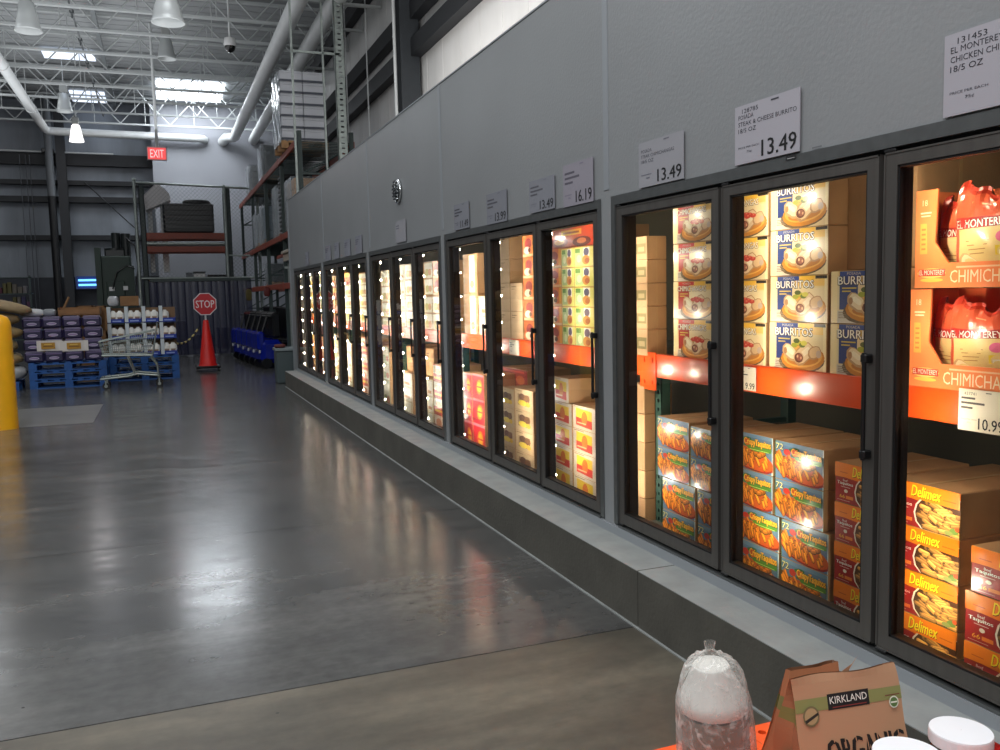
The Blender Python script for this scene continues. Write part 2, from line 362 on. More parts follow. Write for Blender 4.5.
for i, y in enumerate((18.4, 20.5)):
    cd = MB(); cd.cyl((4.3, y, 0), (4.3, y, 8.45), .015); tag(cd.build('conduit', WHITEP), ['thin vertical conduit on the right building wall, nearer the dark column', 'thin vertical conduit on the right building wall, farther from the column'][i], 'pipe')
# roof
ce = MB(); nx = 0
SK = [(.30, 2.35, 29.9, 32.3, SKYL), (-2.35, -1.3, 32.0, 33.6, SKYD), (-2.6, -1.3, 27.0, 27.9, SKYD)]
ce.box(-14, 9, -6, 36, 8.5, 8.6)
for i in range(104): ce.box(-14, 9, -6+i*.4, -5.98+i*.4, 8.49, 8.5)
struct('ceiling', ce, mat('roof_deck', (140, 143, 144), .7, noise=.12, nscale=1.0), 'white ribbed metal roof deck above the joists')
for i, (x0, x1, y0, y1, mm_) in enumerate(SK):
    s1 = MB(); s1.box(x0, x1, y0, y1, 8.42, 8.455); o = struct('window_%d' % (i+1), s1, mm_, ['large glowing skylight near the far white wall', 'small skylight above the far left joists', 'faint skylight panel farther forward at left'][i], 'skylight')
wl = MB(); wl.box(-14.1, -14, -6, 36, 0, 8.6); struct('wall_left', wl, mat('far_left_wall', (112, 116, 122), .7, noise=.1), 'plain wall far to the left', 'wall')
wn = MB(); wn.box(-14, 9, -6.1, -6, 0, 8.6); struct('wall_front', wn, mat('rear_wall', (98, 100, 104), .7, noise=.1), 'plain wall behind the camera', 'wall')
# ------------------------------------------------------------------ roof structure
ORD = ['first', 'second', 'third', 'fourth', 'fifth', 'sixth', 'seventh', 'eighth', 'ninth', 'tenth', 'eleventh', 'twelfth', 'thirteenth']
def joist(y, x0=-13.9, x1=4.58, zb=7.5, zt=8.38, step=.62, bright=False):
    b = MB()
    for z in (zb, zt):
        b.box(x0, x1, y-.05, y-.015, z, z+.05); b.box(x0, x1, y+.015, y+.05, z, z+.05)
    n = int((x1-x0)/step); x = x1-n*step
    for i in range(n):
        a, c = (zb+.05, zt+.02) if i % 2 == 0 else (zt+.02, zb+.05)
        b.cyl((x, y, a), (x+step, y, c), .018, 5, caps=False)
        if i % 2 == 0: b.cyl((x+step, y, zb+.05), (x+step, y, zt), .016, 4, caps=False)
        x += step
    return b
for i, y in enumerate([12.4, 14.4, 16.4, 18.2, 19.9, 21.5, 23.4, 25.2, 26.9, 28.7, 30.6, 32.4]):
    tag(joist(y, step=(.78 if i != 10 else .62)).build('roof_joist', TRUSSM), 'open web steel roof joist, %s from the camera' % ORD[i], 'joist', 'roof joists')
gd = MB()
for x in (-6.5, -1.05, ):
    gd.box(x-.05, x+.05, 11, 33.9, 8.2, 8.3)
tag(gd.build('ceiling_bridging', TRUSSD), 'thin long steel bridging running lengthwise above the joists', 'joist')
# white round ducts
def px_line(x, z): return x
d1 = MB(); d1.tube([(-3.15, 8, 7.2), (-3.15, 33.0, 7.2), (-3.13, 33.35, 7.2), (-2.95, 33.5, 7.2), (1.55, 33.5 if False else 32.7, 7.15)], .12, 12)
d1 = MB(); d1.tube([(-3.15, 6, 7.25), (-3.15, 32.3, 7.25), (-3.08, 32.6, 7.25), (-2.85, 32.7, 7.25), (1.55, 32.7, 7.2), (1.75, 32.75, 7.2), (1.8, 32.93, 7.2)], .13, 12)
for y in (18, 24, 29): d1.cyl((-3.15, y-.04, 7.25), (-3.15, y+.04, 7.25), .15, 12)
tag(d1.build('drain_pipe', WHITEP), 'white pipe running along the roof at left and turning across to the far white wall', 'pipe')
d2 = MB(); d2.tube([(2.78, 4, 7.25), (2.78, 32.2, 7.25), (2.75, 32.5, 7.25), (2.5, 32.6, 7.25), (2.4, 32.93, 7.15)], .17, 12)
tag(d2.build('drain_pipe', WHITEP), 'white pipe descending the roof line above the stacked white boxes', 'pipe')
d3 = MB(); d3.tube([(3.45, 4, 7.25), (3.45, 32.93, 7.25)], .17, 12)
tag(d3.build('drain_pipe', WHITEP), 'rightmost white roof pipe, passing behind the stacked white boxes', 'pipe')
d4 = MB(); d4.cyl((-9, 33.6, 6.75), (-1.2, 33.6, 6.7), .03)
tag(d4.build('conduit', WHITEP), 'pale conduit running across the top of the far siding', 'pipe')
# black threaded sprinkler line and white drop line
s = MB(); a = (-1.35, 9.5, 7.6); b_ = (-1.35, 31.5, 7.6)
s.cyl(a, b_, .022, 6)
for i in range(10): s.cyl((-1.35, 10+i*2.1, 7.6), (-1.35, 10.12+i*2.1, 7.6), .05, 6); s.cyl((-1.35, 10.06+i*2.1, 7.48), (-1.35, 10.06+i*2.1, 7.6), .018, 5)
tag(s.build('sprinkler_pipe', mat('dark_pipe', (74, 78, 80), .5)), 'thin dark sprinkler line with heads running lengthwise under the joists', 'pipe')
p0 = onY(150, 0, 24); p1 = onY(157, 147, 24)
s = MB(); s.cyl((p1.x, 24, p1.z), (p1.x-.0, 24, 8.485), .035, 8)
tag(s.build('exit_sign_pole', WHITEP), 'white vertical pole holding up the exit sign', 'pole')
e = thing('exit_sign', 'small lit EXIT sign with red letters hanging before the white wall', 'sign', (p1.x, 24, p1.z))
hs = MB(); hs.bbox(-.24, .22, -.05, .05, -.33, .0, .01); hs.build('housing', mat('exit_white', (225, 190, 190), .5), e)
fc = MB(); ar = Art(fc, lambda u, v, k: (-.22+.42*u, -.055-k*8, -.31+.28*v)); ar.rect(0, 0, 1, 1, (255, 90, 92)); ar.text('EXIT', .12, .15, .76, .7, (255, 225, 225))
fm = mat('exit_face', attr=True, rough=.5); n_ = fm.node_tree; at_ = [q for q in n_.nodes if q.type == 'ATTRIBUTE'][0]; n_.links.new(at_.outputs['Color'], n_.nodes['Principled BSDF'].inputs['Emission Color']); n_.nodes['Principled BSDF'].inputs['Emission Strength'].default_value = .75
fc.build('sign_face', fm, e)
# high bay lamps
def highbay(x, y, z, label, lit=False, r=.21):
    t = thing('high_bay_lamp', label, 'lamp', (x, y, z))
    a = MB(); a.cyl((0, 0, .34), (0, 0, 8.485-z), .012, 6); a.build('hanging_rod', TRUSSM, t)
    a = MB(); a.bbox(-.1, .1, -.09, .09, .2, .42, .02); a.cyl((0, 0, .42), (0, 0, .5), .04); a.build('ballast_box', mat('lamp_grey', (150, 152, 150), .5), t)
    a = MB(); a.lathe([(.07, .2), (.12, .16), (r*.8, -.08), (r, -.32), (r*1.04, -.33), (r*1.0, -.29), (.1, .12)], n=20); a.build('lamp_shade', (mat('lamp_reflector', (190, 194, 194), .35, .3) if not lit else emis('lit_shade', (255, 250, 250), 2.2)), t)
    a = MB(); a.ball((0, 0, -.12), .1, .1, .13, 10, 6); a.build('bulb', LAMPE if lit else mat('unlit_bulb', (225, 225, 215), .2), t)
    return t
P_ = onY(27, 12, 17.5); highbay(P_.x, 17.5, P_.z, 'unlit bell shaped high bay lamp hanging at the upper left of the roof')
P_ = onY(167, 2, 15.5); highbay(P_.x, 15.5, P_.z, 'unlit high bay lamp beside the exit sign pole, cut by the picture top', r=.25)
P_ = onY(166, 45, 23); highbay(P_.x, 23, P_.z, 'faint distant high bay lamp hanging below the nearer one over the aisle')
P_ = onY(64, 100, 28); highbay(P_.x, 28, P_.z, 'unlit high bay lamp hanging above the single burning one')
P_ = onY(76, 131, 31); highbay(P_.x, 31, P_.z, 'brightly burning high bay lamp near the far wall', True)
L_ = bpy.data.lights.new('high_bay_light', 'POINT'); L_.energy = 420; L_.shadow_soft_size = .3; L_.specular_factor = .012; L_.energy = 25; L_.color = (1, .95, .95)
lo = bpy.data.objects.new('high_bay_light', L_); COL.objects.link(lo); lo.location = (P_.x, 31, P_.z-.5)
# dome camera
P_ = onY(230, 45, 20); t = thing('dome_camera', 'white security camera with a dark dome hanging from the roof', 'camera', (P_.x, 20, P_.z))
a = MB(); a.cyl((0, 0, .12), (0, 0, 8.485-P_.z), .022, 8); a.build('pole', WHITEP, t)
a = MB(); a.lathe([(.03, .16), (.11, .14), (.13, .0), (.125, -.03)], n=16); a.build('housing', WHITEPL, t)
a = MB(); a.lathe([(.115, -.03), (.1, -.1), (.05, -.15), (.001, -.165)], n=16); a.build('dome', mat('smoked_dome', (12, 12, 14), .1), t)
P_ = onY(47, 150, 33.2)
a = MB(); a.bbox(-.18, .18, -.12, .12, -.08, .08, .02); a.cyl((-.1, -.13, 0), (-.1, -.19, 0), .05); a.cyl((0, .0, .08), (0, 0, 1.3), .02)
tag(a.build('wall_speaker', BLACKP, None, (P_.x, 33.4, P_.z)), 'small black box fixed under the conduit at the top of the far siding', 'speaker')
# wall columns and brace at the far left
a = MB(); Pa = onY(51, 160, 33.3); Pb = onY(60.5, 320, 33.3)
a.cyl((Pb.x, 33.3, 0), (Pb.x, 33.3, 5.2), .13, 14, 1); a.cyl((Pb.x, 33.3, 5.2), (Pb.x, 33.3, 8.4), .13, 14, 0)
tag(a.build('round_column', [mat('pale_column_top', (96, 100, 104), .6), mat('black_column', (17, 17, 20), .5)]), 'round column at the far wall painted black below and pale above', 'column')
Pb = onY(72, 320, 33.4); a = MB(); a.box(Pb.x-.14, Pb.x+.14, 33.3, 33.33, 0, 8.4); a.box(Pb.x-.14, Pb.x+.14, 33.6, 33.63, 0, 8.4); a.box(Pb.x-.02, Pb.x+.02, 33.33, 33.6, 0, 8.4)
tag(a.build('building_column', mat('grey_column', (34, 36, 40), .6)), 'dark grey steel column at the far wall right of the round one', 'column')
a = MB(); Pa = onY(84, 182, 33.67); Pb = onY(136, 229, 33.67); a.cyl(Pa, Pb, .02)
tag(a.build('brace_rod', mat('brace_dark', (30, 32, 36), .6)), 'thin diagonal brace rod across the far siding', 'brace')
for i, px in enumerate((25, 31, 35)):
    a = MB(); Pa = onY(px, 240, 33.5); a.cyl((Pa.x, 33.6, 0), (Pa.x, 33.6, 6.6), .014, 6)
    tag(a.build('conduit', mat('dim_conduit', (80, 84, 90), .5)), ['left of the three thin conduits on the far siding', 'middle of the three thin conduits on the far siding', 'right of the three thin conduits on the far siding'][i], 'pipe')
# ------------------------------------------------------------------ freezer doors
ZB, ZTOP = .365, 2.085
st, gap = .055, .011
BN = ['nearest', 'second', 'third', 'fourth', 'farthest']
DN = ['left', 'middle', 'right']
def door_mesh(wd):
    H_ = ZTOP-ZB
    f = MB(); d0, d1 = -.03, .012      # local: x out of the wall is negative; y from 0 (hinge, far side) to -wd
    f.box(d0, d1, -st, 0, 0, H_); f.box(d0, d1, -wd, -wd+st, 0, H_); f.box(d0, d1, -wd+st, -st, 0, st); f.box(d0, d1, -wd+st, -st, H_-.045, H_)
    for (a, b_, c, e) in ((-.006, 0, 0, H_), (-wd, -wd+.006, 0, H_)): f.box(d0-.003, d0, a, b_, c, e)
    f.box(d0-.003, d0, -wd, 0, 0, .006); f.box(d0-.003, d0, -wd, 0, H_-.006, H_)
    g = MB(); t = .008
    for xa, xb in ((-.026, .014),):
        g.box(xa, xb, -st-t, -st, st, H_-.045); g.box(xa, xb, -wd+st, -wd+st+t, st, H_-.045); g.box(xa, xb, -wd+st, -st, st, st+t); g.box(xa, xb, -wd+st, -st, H_-.045-t, H_-.045)
    p = MB(); p.face([(-.012, -st, st), (-.012, -wd+st, st), (-.012, -wd+st, H_-.045), (-.012, -st, H_-.045)])
    h = MB(); hy = -wd+st*.45; z0, z1 = .665, 1.045
    h.cyl((-.06, hy, z0), (-.06, hy, z1), .008, 10)
    k = MB()
    for z in (z0+.02, z1-.02): k.bbox(-.068, -.03, hy-.014, hy+.014, z-.016, z+.016, .005)
    c = MB(); c.bbox(-.036, .01, -.05, -.0, H_+.0, H_+.012, .003); c.cyl((-.02, -.02, H_), (-.02, -.02, H_+.02), .008)
    c.bbox(-.036, .01, -.05, 0, -.012, 0, .003)
    return f, g, p, h, k, c
for bi, B in enumerate(BAYS):
    # surround of a three-door unit
    fr = MB(); y0, y1 = B[3], B[0]
    fr.box(XW-.006, XW+.09, y0-J, y1+J, 2.10, 2.135+J*.3)
    fr.box(XW-.006, XW+.09, y0-J, y0-.004, .35, 2.10); fr.box(XW-.006, XW+.09, y1+.004, y1+J, .35, 2.10)
    fr.box(XW-.006, XW+.09, y0, y1, .335, .347)
    t_ = MB(); t_.box(XW+.022, XW+.09, y0, y1, 2.085, 2.10); t_.box(XW+.022, XW+.08, y0, y1, .347, .366)
    fo = struct('trim_%d' % (bi+4), fr, mat('door_surround_metal', (118, 121, 121), .4, .7, noise=.08, nscale=20), 'metal surround of the %s set of three freezer doors' % BN[bi], 'door frame')
    t_.build('gasket', RUB, fo)
    # mullions inside with lamps
    for j in range(4):
        y = B[j]; first, last = j == 0, j == 3
        m_ = MB()
        if first: ya, yb = y-.06, y+J
        elif last: ya, yb = y-J, y+.06
        else: ya, yb = y-.05-.0, y+.045
        m_.box(XW+.047, XW+.088, ya, yb, .3, 2.13)
        if not first and not last: m_.box(XW+.03, XW+.047, y-.008, y+.008, .36, 2.09)
        m_.build('mullion', DARKM, fo)
        if last: continue
        lt = thing('led_strip', 'vertical strip of bright bulbs %s, %s set of doors' % (['at the far jamb', 'between left and middle doors', 'between middle and right doors'][j], BN[bi]), 'light', (XW+.088, (ya+.03 if bi and j == 0 else y+.02 if j == 0 else y), 0), 0, 'bulb strips inside the freezer')
        hh = MB(); hh.box(.0, .01, -.02, .02, .33, 2.1); hh.build('strip_housing', mat('strip_aluminium', (150, 148, 142), .4, .5), lt)
        me = None
        for q in range(9):
            z = .42+q*.2
            if me is None:
                q_ = (.006, .0055, .011 if j == 0 else .008, .013 if j == 0 else .009, .015 if j == 0 else .009)[bi]; bb = MB(); bb.ball((0, 0, 0), q_, q_, q_*1.2, 8, 6); me = bb.mesh('bulb', BULB)
            put('bulb', me, lt, (.018, -.008, z))
    # doors
    for j in range(3):
        ya = B[j]-(gap if j else .004); yb = B[j+1]+(gap if j < 2 else .004)
        t = thing('freezer_door', '%s glass door of the %s set of three freezer doors' % (DN[j], BN[bi]), 'freezer door', (XW+.030, ya, ZB), 0, 'glass freezer doors')
        f, g, p, h, k, c = door_mesh(ya-yb)
        f.build('door_frame', DOORM, t); g.build('gasket', RUB, t); p.build('glass_pane', GLASS, t)
        h_ = h.build('handle', HAND, t); k.build('handle_bracket', HAND, h_); c.build('hinge', RUB, t)
# vent plug on the panel above
vc = onX(399, 191, XW)
t = thing('relief_vent', 'small round chrome louvred vent on the panel above the third set of doors', 'vent', (XW, vc.y, vc.z))
a = MB(); a.lathe([(.02, -.001), (.12, -.001), (.125, -.02), (.11, -.035), (.1, -.02)], n=24, axis='x'); a.build('vent_rim', CHROME, t)
a = MB()
for i in range(6):
    z = -.085+i*.034; hw = math.sqrt(max(.0, .1**2-z*z)); a.box(-.05, -.02, -hw, hw, z-.004, z+.012)
a.build('louvre', CHROME, t)
# ------------------------------------------------------------------ price cards
CARDP = mat('price_card', attr=True, rough=.55)
def price_card(y0, y1, z0, z1, lines, price, label, X=XW, group='price cards above the freezer doors', bg=(176, 174, 182), ink=(50, 50, 56), code=None, prc=None):
    W_, H_ = y0-y1, z1-z0; b = MB()
    b.box(-.004, 0, -W_, 0, 0, H_, 0, bg); a = Art(b, lambda u, v, k: (-.0045-k*4, -W_*u, H_*v))
    if code: a.text(code, .12, .86, .26, .075, ink)
    z = .76
    for l in lines:
        if isinstance(l, str): a.text(l, .06, z, min(.9, .036*len(l)*1.15), .075, ink)
        else: a.rect(.06, z, .06+l, z+.05, ink)
        z -= .115
    if code: a.text('PRICE PER EACH', .06, .26, .34, .032, shade(ink, 1.4)); a.text('75¢', .2, .17, .08, .045, shade(ink, 1.3))
    else: a.rect(.06, .26, .3, .28, shade(ink, 1.4)); a.rect(.18, .18, .26, .21, shade(ink, 1.4))
    a.rect(.58, .93, .7, .955, shade(ink, 1.4))
    if price: pw = prc or .52; a.text(price, .96-pw, .06, pw, .27, (22, 22, 24)); a.text(price, .957-pw, .061, pw, .27, (22, 22, 24)); a.text(price, .963-pw, .062, pw, .27, (22, 22, 24))
    o = b.build('price_card', CARDP, None, (X-.006, y0, z0)); return tag(o, label, 'price card', group)
pc = price_card
pc(2.085, 1.69, 2.155, 2.40, ['EL MONTEREY', 'CHICKEN CHIMICHANGA', '18/5 OZ'], None, 'price card numbered 131453 above the rightmost of the nearest freezer doors', code='131453', X=XW-.002)
pc(3.14, 2.74, 2.157, 2.395, ['POSADA', 'STEAK & CHEESE BURRITO', '18/5 OZ'], '13.49', 'price card for steak and cheese burritos above the middle of the nearest doors', code='128785', X=XW-.002)
pc(3.935, 3.53, 2.155, 2.375, ['POSADA', 'STEAK CHIMICHANGAS', '18/5 OZ'], '13.49', 'price card reading 13.49 above the left one of the nearest doors', bg=(158, 158, 164), ink=(84, 84, 92), X=XW-.002)
pc(4.825, 4.44, 2.145, 2.39, [.34, .5, .28], '16.19', 'price card reading 16.19 above the right door of the second set', bg=(152, 148, 158), ink=(96, 92, 104), X=XW-.002)
pc(5.345, 4.955, 2.155, 2.36, [.34, .5, .28], '13.49', 'price card reading 13.49 on the second set, left of the 16.19 card', bg=(136, 138, 146), ink=(92, 92, 100), X=XW-.002)
pc(6.15, 5.75, 2.145, 2.365, [.34, .5, .28], '13.99', 'price card reading 13.99 above the middle door of the second set', bg=(132, 134, 142), ink=(80, 80, 90), X=XW-.002)
pc(6.92, 6.55, 2.16, 2.365, [.34, .5, .28], '11.49', 'price card reading 11.49 above the left door of the second set', bg=(136, 138, 146), ink=(60, 60, 70), X=XW-.002)
pc(8.83, 8.44, 2.17, 2.385, [.3, .3], None, 'single faded price card above the third set of doors', bg=(158, 158, 164), ink=(110, 110, 122), X=XW-.002)
for i, (a, b_, tx) in enumerate(((10.82, 10.45, '8.99'), (11.5, 11.13, '7.99'), (12.2, 11.88, '12.49'), (12.92, 12.5, '10.99'), (14.78, 14.45, '9.49'))):
    pc(a, b_, 2.155, 2.37, [.5, .4, .3], None, ['rightmost price card above the fourth set of doors', 'second price card from the right above the fourth set of doors', 'third price card from the right above the fourth set of doors', 'leftmost price card above the fourth set of doors', 'only price card above the farthest set of doors'][i], bg=(140, 142, 152), ink=(84, 84, 98), X=XW-.002)
# stickers on the frame
for (px, py, t1, lb) in ((786, 161, 'LISTED', 'tiny black rating sticker on the door surround under the burrito price card'), (812, 150, 'IC 622', 'tiny printed number on the panel right of the burrito price card')):
    q = onX(px, py, XW-.006); b = MB(); a = Art(b, lambda u, v, k: (-.0005-k*4, -.06*u, .018*v))
    if t1 == 'LISTED': a.rect(0, 0, 1, 1, (40, 40, 42)); a.rect(.15, .3, .85, .45, (170, 170, 170))
    else: a.rect(.05, .2, .9, .5, (110, 112, 116))
    tag(b.build('sticker', CARDP, None, (XW-.0075, q.y, q.z)), lb, 'sticker')
# ------------------------------------------------------------------ carton faces
def taquitos(a, u0, v0, u1, v1, n, base, r, seed, ang=(-.5, .3), Ls=(.05, .12)):
    R_ = random.Random(seed)
    for i in range(n):
        t = i/max(1, n-1); u = u0+(u1-u0)*R_.random(); v = v1+(v0-v1)*t
        c = shade(base, R_.uniform(.78, 1.22)); g = R_.uniform(*ang); L = R_.uniform(*Ls)
        a.cap(u, v-.008, L, r*1.15, g, shade(c, .42)); a.cap(u, v+.004, L, r*.95, g, shade(c, .85)); a.cap(u, v+.018, L*.95, r*.62, g, c); a.cap(u, v+.03, L*.8, r*.3, g, shade(c, 1.25))
        if R_.random() < .5: a.ell(u-math.cos(g)*L*.6, v-math.sin(g)*L*.6*a.asp, r*.8, r*.8, shade(c, .62), 0, 8)
def art_taq72(a):
    a.rect(0, 0, 1, 1, (92, 122, 158)); a.rect(0, .9, 1, 1, (106, 138, 168)); a.rect(0, 0, .018, 1, (60, 100, 60)); a.rect(.98, 0, 1, 1, (190, 215, 225))
    a.ell(.5, .3, .54, .3, (140, 26, 24), -.12); a.ell(.5, .335, .52, .28, (206, 88, 36), -.12)
    a.ell(.26, .74, .075, .085, (196, 48, 38)); a.ell(.36, .82, .06, .05, (60, 120, 52)); a.ell(.44, .86, .08, .04, (52, 110, 60))
    taquitos(a, .06, .28, .34, .62, 12, (232, 128, 34), .03, 3, (-1.15, -.8), (.1, .16)); taquitos(a, .16, .2, .9, .46, 26, (236, 132, 38), .028, 4, (-1.35, -.95), (.09, .14))
    taquitos(a, .45, .46, .8, .56, 5, (232, 132, 44), .035, 5, (-.2, .2))
    a.poly([(.36, .66), (.4, .85), (.97, .82), (.99, .68), (.7, .62)], (66, 116, 56)); a.poly([(.42, .67), (.98, .67), (.98, .585), (.62, .55), (.46, .6)], (74, 140, 46))
    a.ell(.44, .77, .06, .1, (196, 84, 24)); otext(a, 'CrispyTaquitos', .37, .655, .6, .225, (252, 204, 60), (196, 84, 24), .006)
    a.rect(.5, .585, .93, .6, (190, 220, 120))
    a.text('72', .052, .775, .15, .15, (40, 70, 40)); a.text('72', .045, .79, .15, .15, (238, 232, 150))
def art_delimex(a):
    a.rect(0, 0, 1, 1, (246, 128, 20)); a.rect(0, .95, 1, 1, (255, 150, 40)); a.poly([(0, 0), (1, 0), (1, .0), (.0, .62)], (160, 26, 28))
    a.poly([(0, 0), (.9, 0), (.62, .3), (.42, .62), (0, .66)], (164, 30, 32))
    a.ell(.84, .33, .475, .58, (236, 230, 220)); a.ell(.85, .33, .46, .56, (84, 46, 22))
    taquitos(a, .5, .04, 1.0, .62, 34, (206, 146, 76), .026, 8, (-.5, .25), (.1, .2))
    a.ell(.93, .14, .06, .07, (120, 150, 70)); a.ell(.86, .08, .06, .05, (150, 160, 90)); a.ell(.97, .2, .03, .05, (226, 84, 40))
    a.poly([(0, .64), (.4, .66), (1, .64), (1, 1), (0, 1)], (247, 132, 22))
    a.text('Delimex', .345, .69, .4, .25, (130, 60, 10), .08); a.text('Delimex', .335, .705, .4, .25, (252, 232, 44), .08); a.text('Delimex', .341, .707, .4, .25, (252, 232, 44), .08)
    a.rect(.78, .76, .95, .78, (210, 96, 16)); a.rect(.1, .76, .25, .78, (210, 96, 16))
    a.text('Beef', .16, .545, .09, .06, (240, 225, 220)); otext(a, 'Taquitos', .05, .44, .3, .1, (250, 244, 238), (110, 20, 22), .003); a.rect(.12, .40, .3, .415, (225, 190, 180))
    a.ell(.22, .31, .035, .045, (236, 226, 214)); a.text('66', .1, .12, .1, .09, (248, 190, 60)); a.rect(.22, .12, .36, .2, (232, 130, 50)); a.rect(.05, .06, .3, .07, (215, 180, 170))
def otext(a, t, u, v, w, h, col, dark, e=.008, sh=0):
    for (x, y) in ((e, -e*2), (e, e*1.6), (-e, -e*1.6), (e*1.6, -e)): a.text(t, u+x, v+y, w, h, dark, sh)
    a.text(t, u, v, w, h, col, sh); a.text(t, u+.004, v, w, h, col, sh)
def plate(a, salsa):
    a.ell(.58, .24, .4, .25, (104, 84, 62), .06); a.ell(.6, .3, .38, .27, (206, 132, 44), .06); a.ell(.6, .33, .34, .22, (232, 172, 84), .06); a.ell(.6, .27, .28, .12, (196, 124, 52), .06)
    a.cap(.38, .4, .12, .085, -.5, (196, 158, 116)); a.cap(.385, .415, .1, .068, -.5, (240, 220, 186)); a.cap(.39, .43, .08, .03, -.5, (252, 240, 216)); a.ell(.3, .43, .03, .07, (176, 130, 90))
    a.cap(.62, .38, .16, .105, .6, (190, 146, 104)); a.cap(.63, .395, .14, .088, .6, (236, 206, 168)); a.cap(.65, .42, .12, .035, .6, (250, 232, 206)); a.ell(.54, .31, .09, .12, (226, 190, 150)); a.ell(.54, .3, .075, .1, (112, 60, 44)); a.ell(.55, .31, .05, .07, (158, 92, 74)); a.ell(.52, .33, .015, .03, (236, 190, 150)); a.ell(.58, .3, .015, .03, (226, 170, 130))
    a.cap(.81, .42, .08, .075, .3, (186, 138, 98)); a.cap(.815, .43, .07, .06, .3, (228, 190, 146)); a.ell(.88, .4, .045, .075, (206, 180, 164))
    if salsa:
        for (u, v) in ((.5, .52), (.57, .55), (.64, .53), (.71, .5), (.6, .49)): a.ell(u, v, .06, .05, (206, 56, 40)); a.ell(u+.01, v+.02, .02, .02, (236, 120, 90))
    else:
        for (u, v, c) in ((.46, .55, (168, 172, 60)), (.54, .6, (196, 186, 74)), (.6, .56, (110, 122, 52)), (.5, .64, (90, 100, 56)), (.63, .6, (216, 204, 90))): a.ell(u, v, .055, .05, c)
def art_posada(a, blk, word):
    a.rect(0, 0, 1, 1, (240, 214, 158)); a.rect(.14, 0, 1, .3, (214, 188, 150)); a.rect(.12, .78, 1, 1, (244, 200, 110)); a.rect(0, 0, .1, 1, (250, 226, 176)); a.rect(.1, 0, .985, .74, (238, 216, 172))
    a.rect(.1, 0, .4, .24, (216, 206, 192)); a.rect(.95, 0, 1, 1, (250, 232, 190))
    a.rect(.13, .26, .4, .98, blk); a.rect(.13, .9, .52, .995, shade(blk, 1.15)); a.poly([(.52, .9), (.56, .995), (.78, .995), (.78, .9)], (250, 196, 66))
    a.rect(.8, .93, .99, .995, (44, 36, 30)); a.text('POSADA', .24, .925, .2, .05, (206, 200, 190))
    plate(a, word[0] == 'C')
    if word[0] == 'B': otext(a, word, .11, .74, .66, .16, (252, 248, 240), (52, 44, 66))
    else: otext(a, word, .11, .745, .7, .14, (252, 240, 222), (96, 40, 34), .006)
    a.rect(.17, .66, .38, .685, (214, 190, 90)); a.rect(.17, .6, .3, .625, (214, 190, 90))
    for i in range(4): a.rect(.12, .2-.035*i, .22+.02*i, .215-.035*i, (150, 130, 110))
def art_redcase(a):
    a.rect(0, 0, 1, 1, (198, 70, 40)); a.rect(.3, .62, .75, .9, (226, 170, 60)); a.rect(.34, .7, .7, .8, (140, 60, 30)); a.ell(.25, .3, .2, .24, (150, 44, 34)); a.ell(.25, .32, .12, .14, (220, 150, 90)); a.ell(.75, .25, .2, .25, (96, 40, 40)); a.ell(.75, .28, .1, .14, (200, 120, 70))
def art_yellow(a):
    a.rect(0, 0, 1, 1, (224, 216, 120)); a.rect(.04, .08, .44, .92, (176, 200, 138)); a.rect(.04, .7, .3, .92, (96, 140, 60)); a.ell(.24, .4, .12, .2, (220, 228, 180))
    a.rect(.46, .5, .8, .95, (238, 234, 226)); a.ell(.62, .72, .14, .2, (92, 88, 118)); a.ell(.6, .32, .2, .24, (206, 140, 70)); a.ell(.66, .28, .12, .14, (170, 90, 50)); a.rect(.0, .95, 1, 1, (210, 170, 80))
def art_orange(a):
    a.rect(0, 0, 1, 1, (232, 120, 62)); a.ell(.5, .62, .3, .26, (160, 56, 60)); a.ell(.4, .3, .3, .18, (250, 226, 200)); a.rect(.84, 0, 1, 1, (250, 170, 60)); a.rect(0, 0, 1, .12, (250, 200, 150)); a.ell(.6, .3, .12, .12, (110, 70, 50))
def art_whitered(a):
    a.rect(0, 0, 1, 1, (222, 206, 186)); a.poly([(.14, .16), (.86, .1), (.86, .5), (.14, .56)], (216, 62, 50)); a.poly([(.14, .5), (.86, .44), (.86, .84), (.14, .9)], (240, 200, 60)); a.ell(.52, .5, .13, .3, (226, 120, 46)); a.rect(.18, .24, .6, .3, (245, 190, 150)); a.rect(.04, .93, .5, .96, (170, 140, 100))
def art_brownlabel(a):
    a.rect(0, 0, 1, 1, (204, 176, 138)); a.rect(.16, .22, .8, .76, (150, 124, 92)); a.ell(.4, .62, .18, .18, (96, 60, 44)); a.ell(.66, .58, .16, .18, (120, 80, 50)); a.ell(.42, .34, .24, .14, (230, 200, 70)); a.ell(.72, .32, .12, .12, (222, 180, 60)); a.rect(.05, .9, .4, .93, (150, 120, 80))
def art_red(a):
    a.rect(0, 0, 1, 1, (200, 28, 44)); a.rect(0, .92, 1, 1, (236, 120, 130)); a.ell(.62, .5, .26, .3, (242, 130, 40), .5, 10); a.ell(.62, .5, .18, .2, (250, 186, 50)); a.rect(.05, .1, .5, .22, (150, 16, 30)); a.rect(.3, .47, .9, .53, (220, 60, 40))
def art_darkred(a):
    a.rect(0, 0, 1, 1, (120, 24, 30)); a.ell(.3, .4, .16, .26, (170, 90, 50)); a.ell(.75, .4, .16, .26, (170, 90, 50)); a.rect(.1, .8, .9, .9, (180, 60, 50))
def art_white(a):
    a.rect(0, 0, 1, 1, (244, 228, 184)); a.rect(.2, .0, .8, .98, (250, 246, 230)); a.rect(.25, .1, .75, .3, (222, 160, 110)); a.rect(.1, .9, .9, .96, (220, 200, 150))
def art_panel(a):
    a.rect(0, 0, .5, 1, (176, 134, 92)); a.rect(.5, 0, 1, 1, (196, 152, 108)); a.rect(.44, .04, .82, .96, (248, 242, 226)); a.ell(.62, .24, .14, .1, (214, 140, 110)); a.rect(.5, .38, .76, .42, (214, 190, 150))
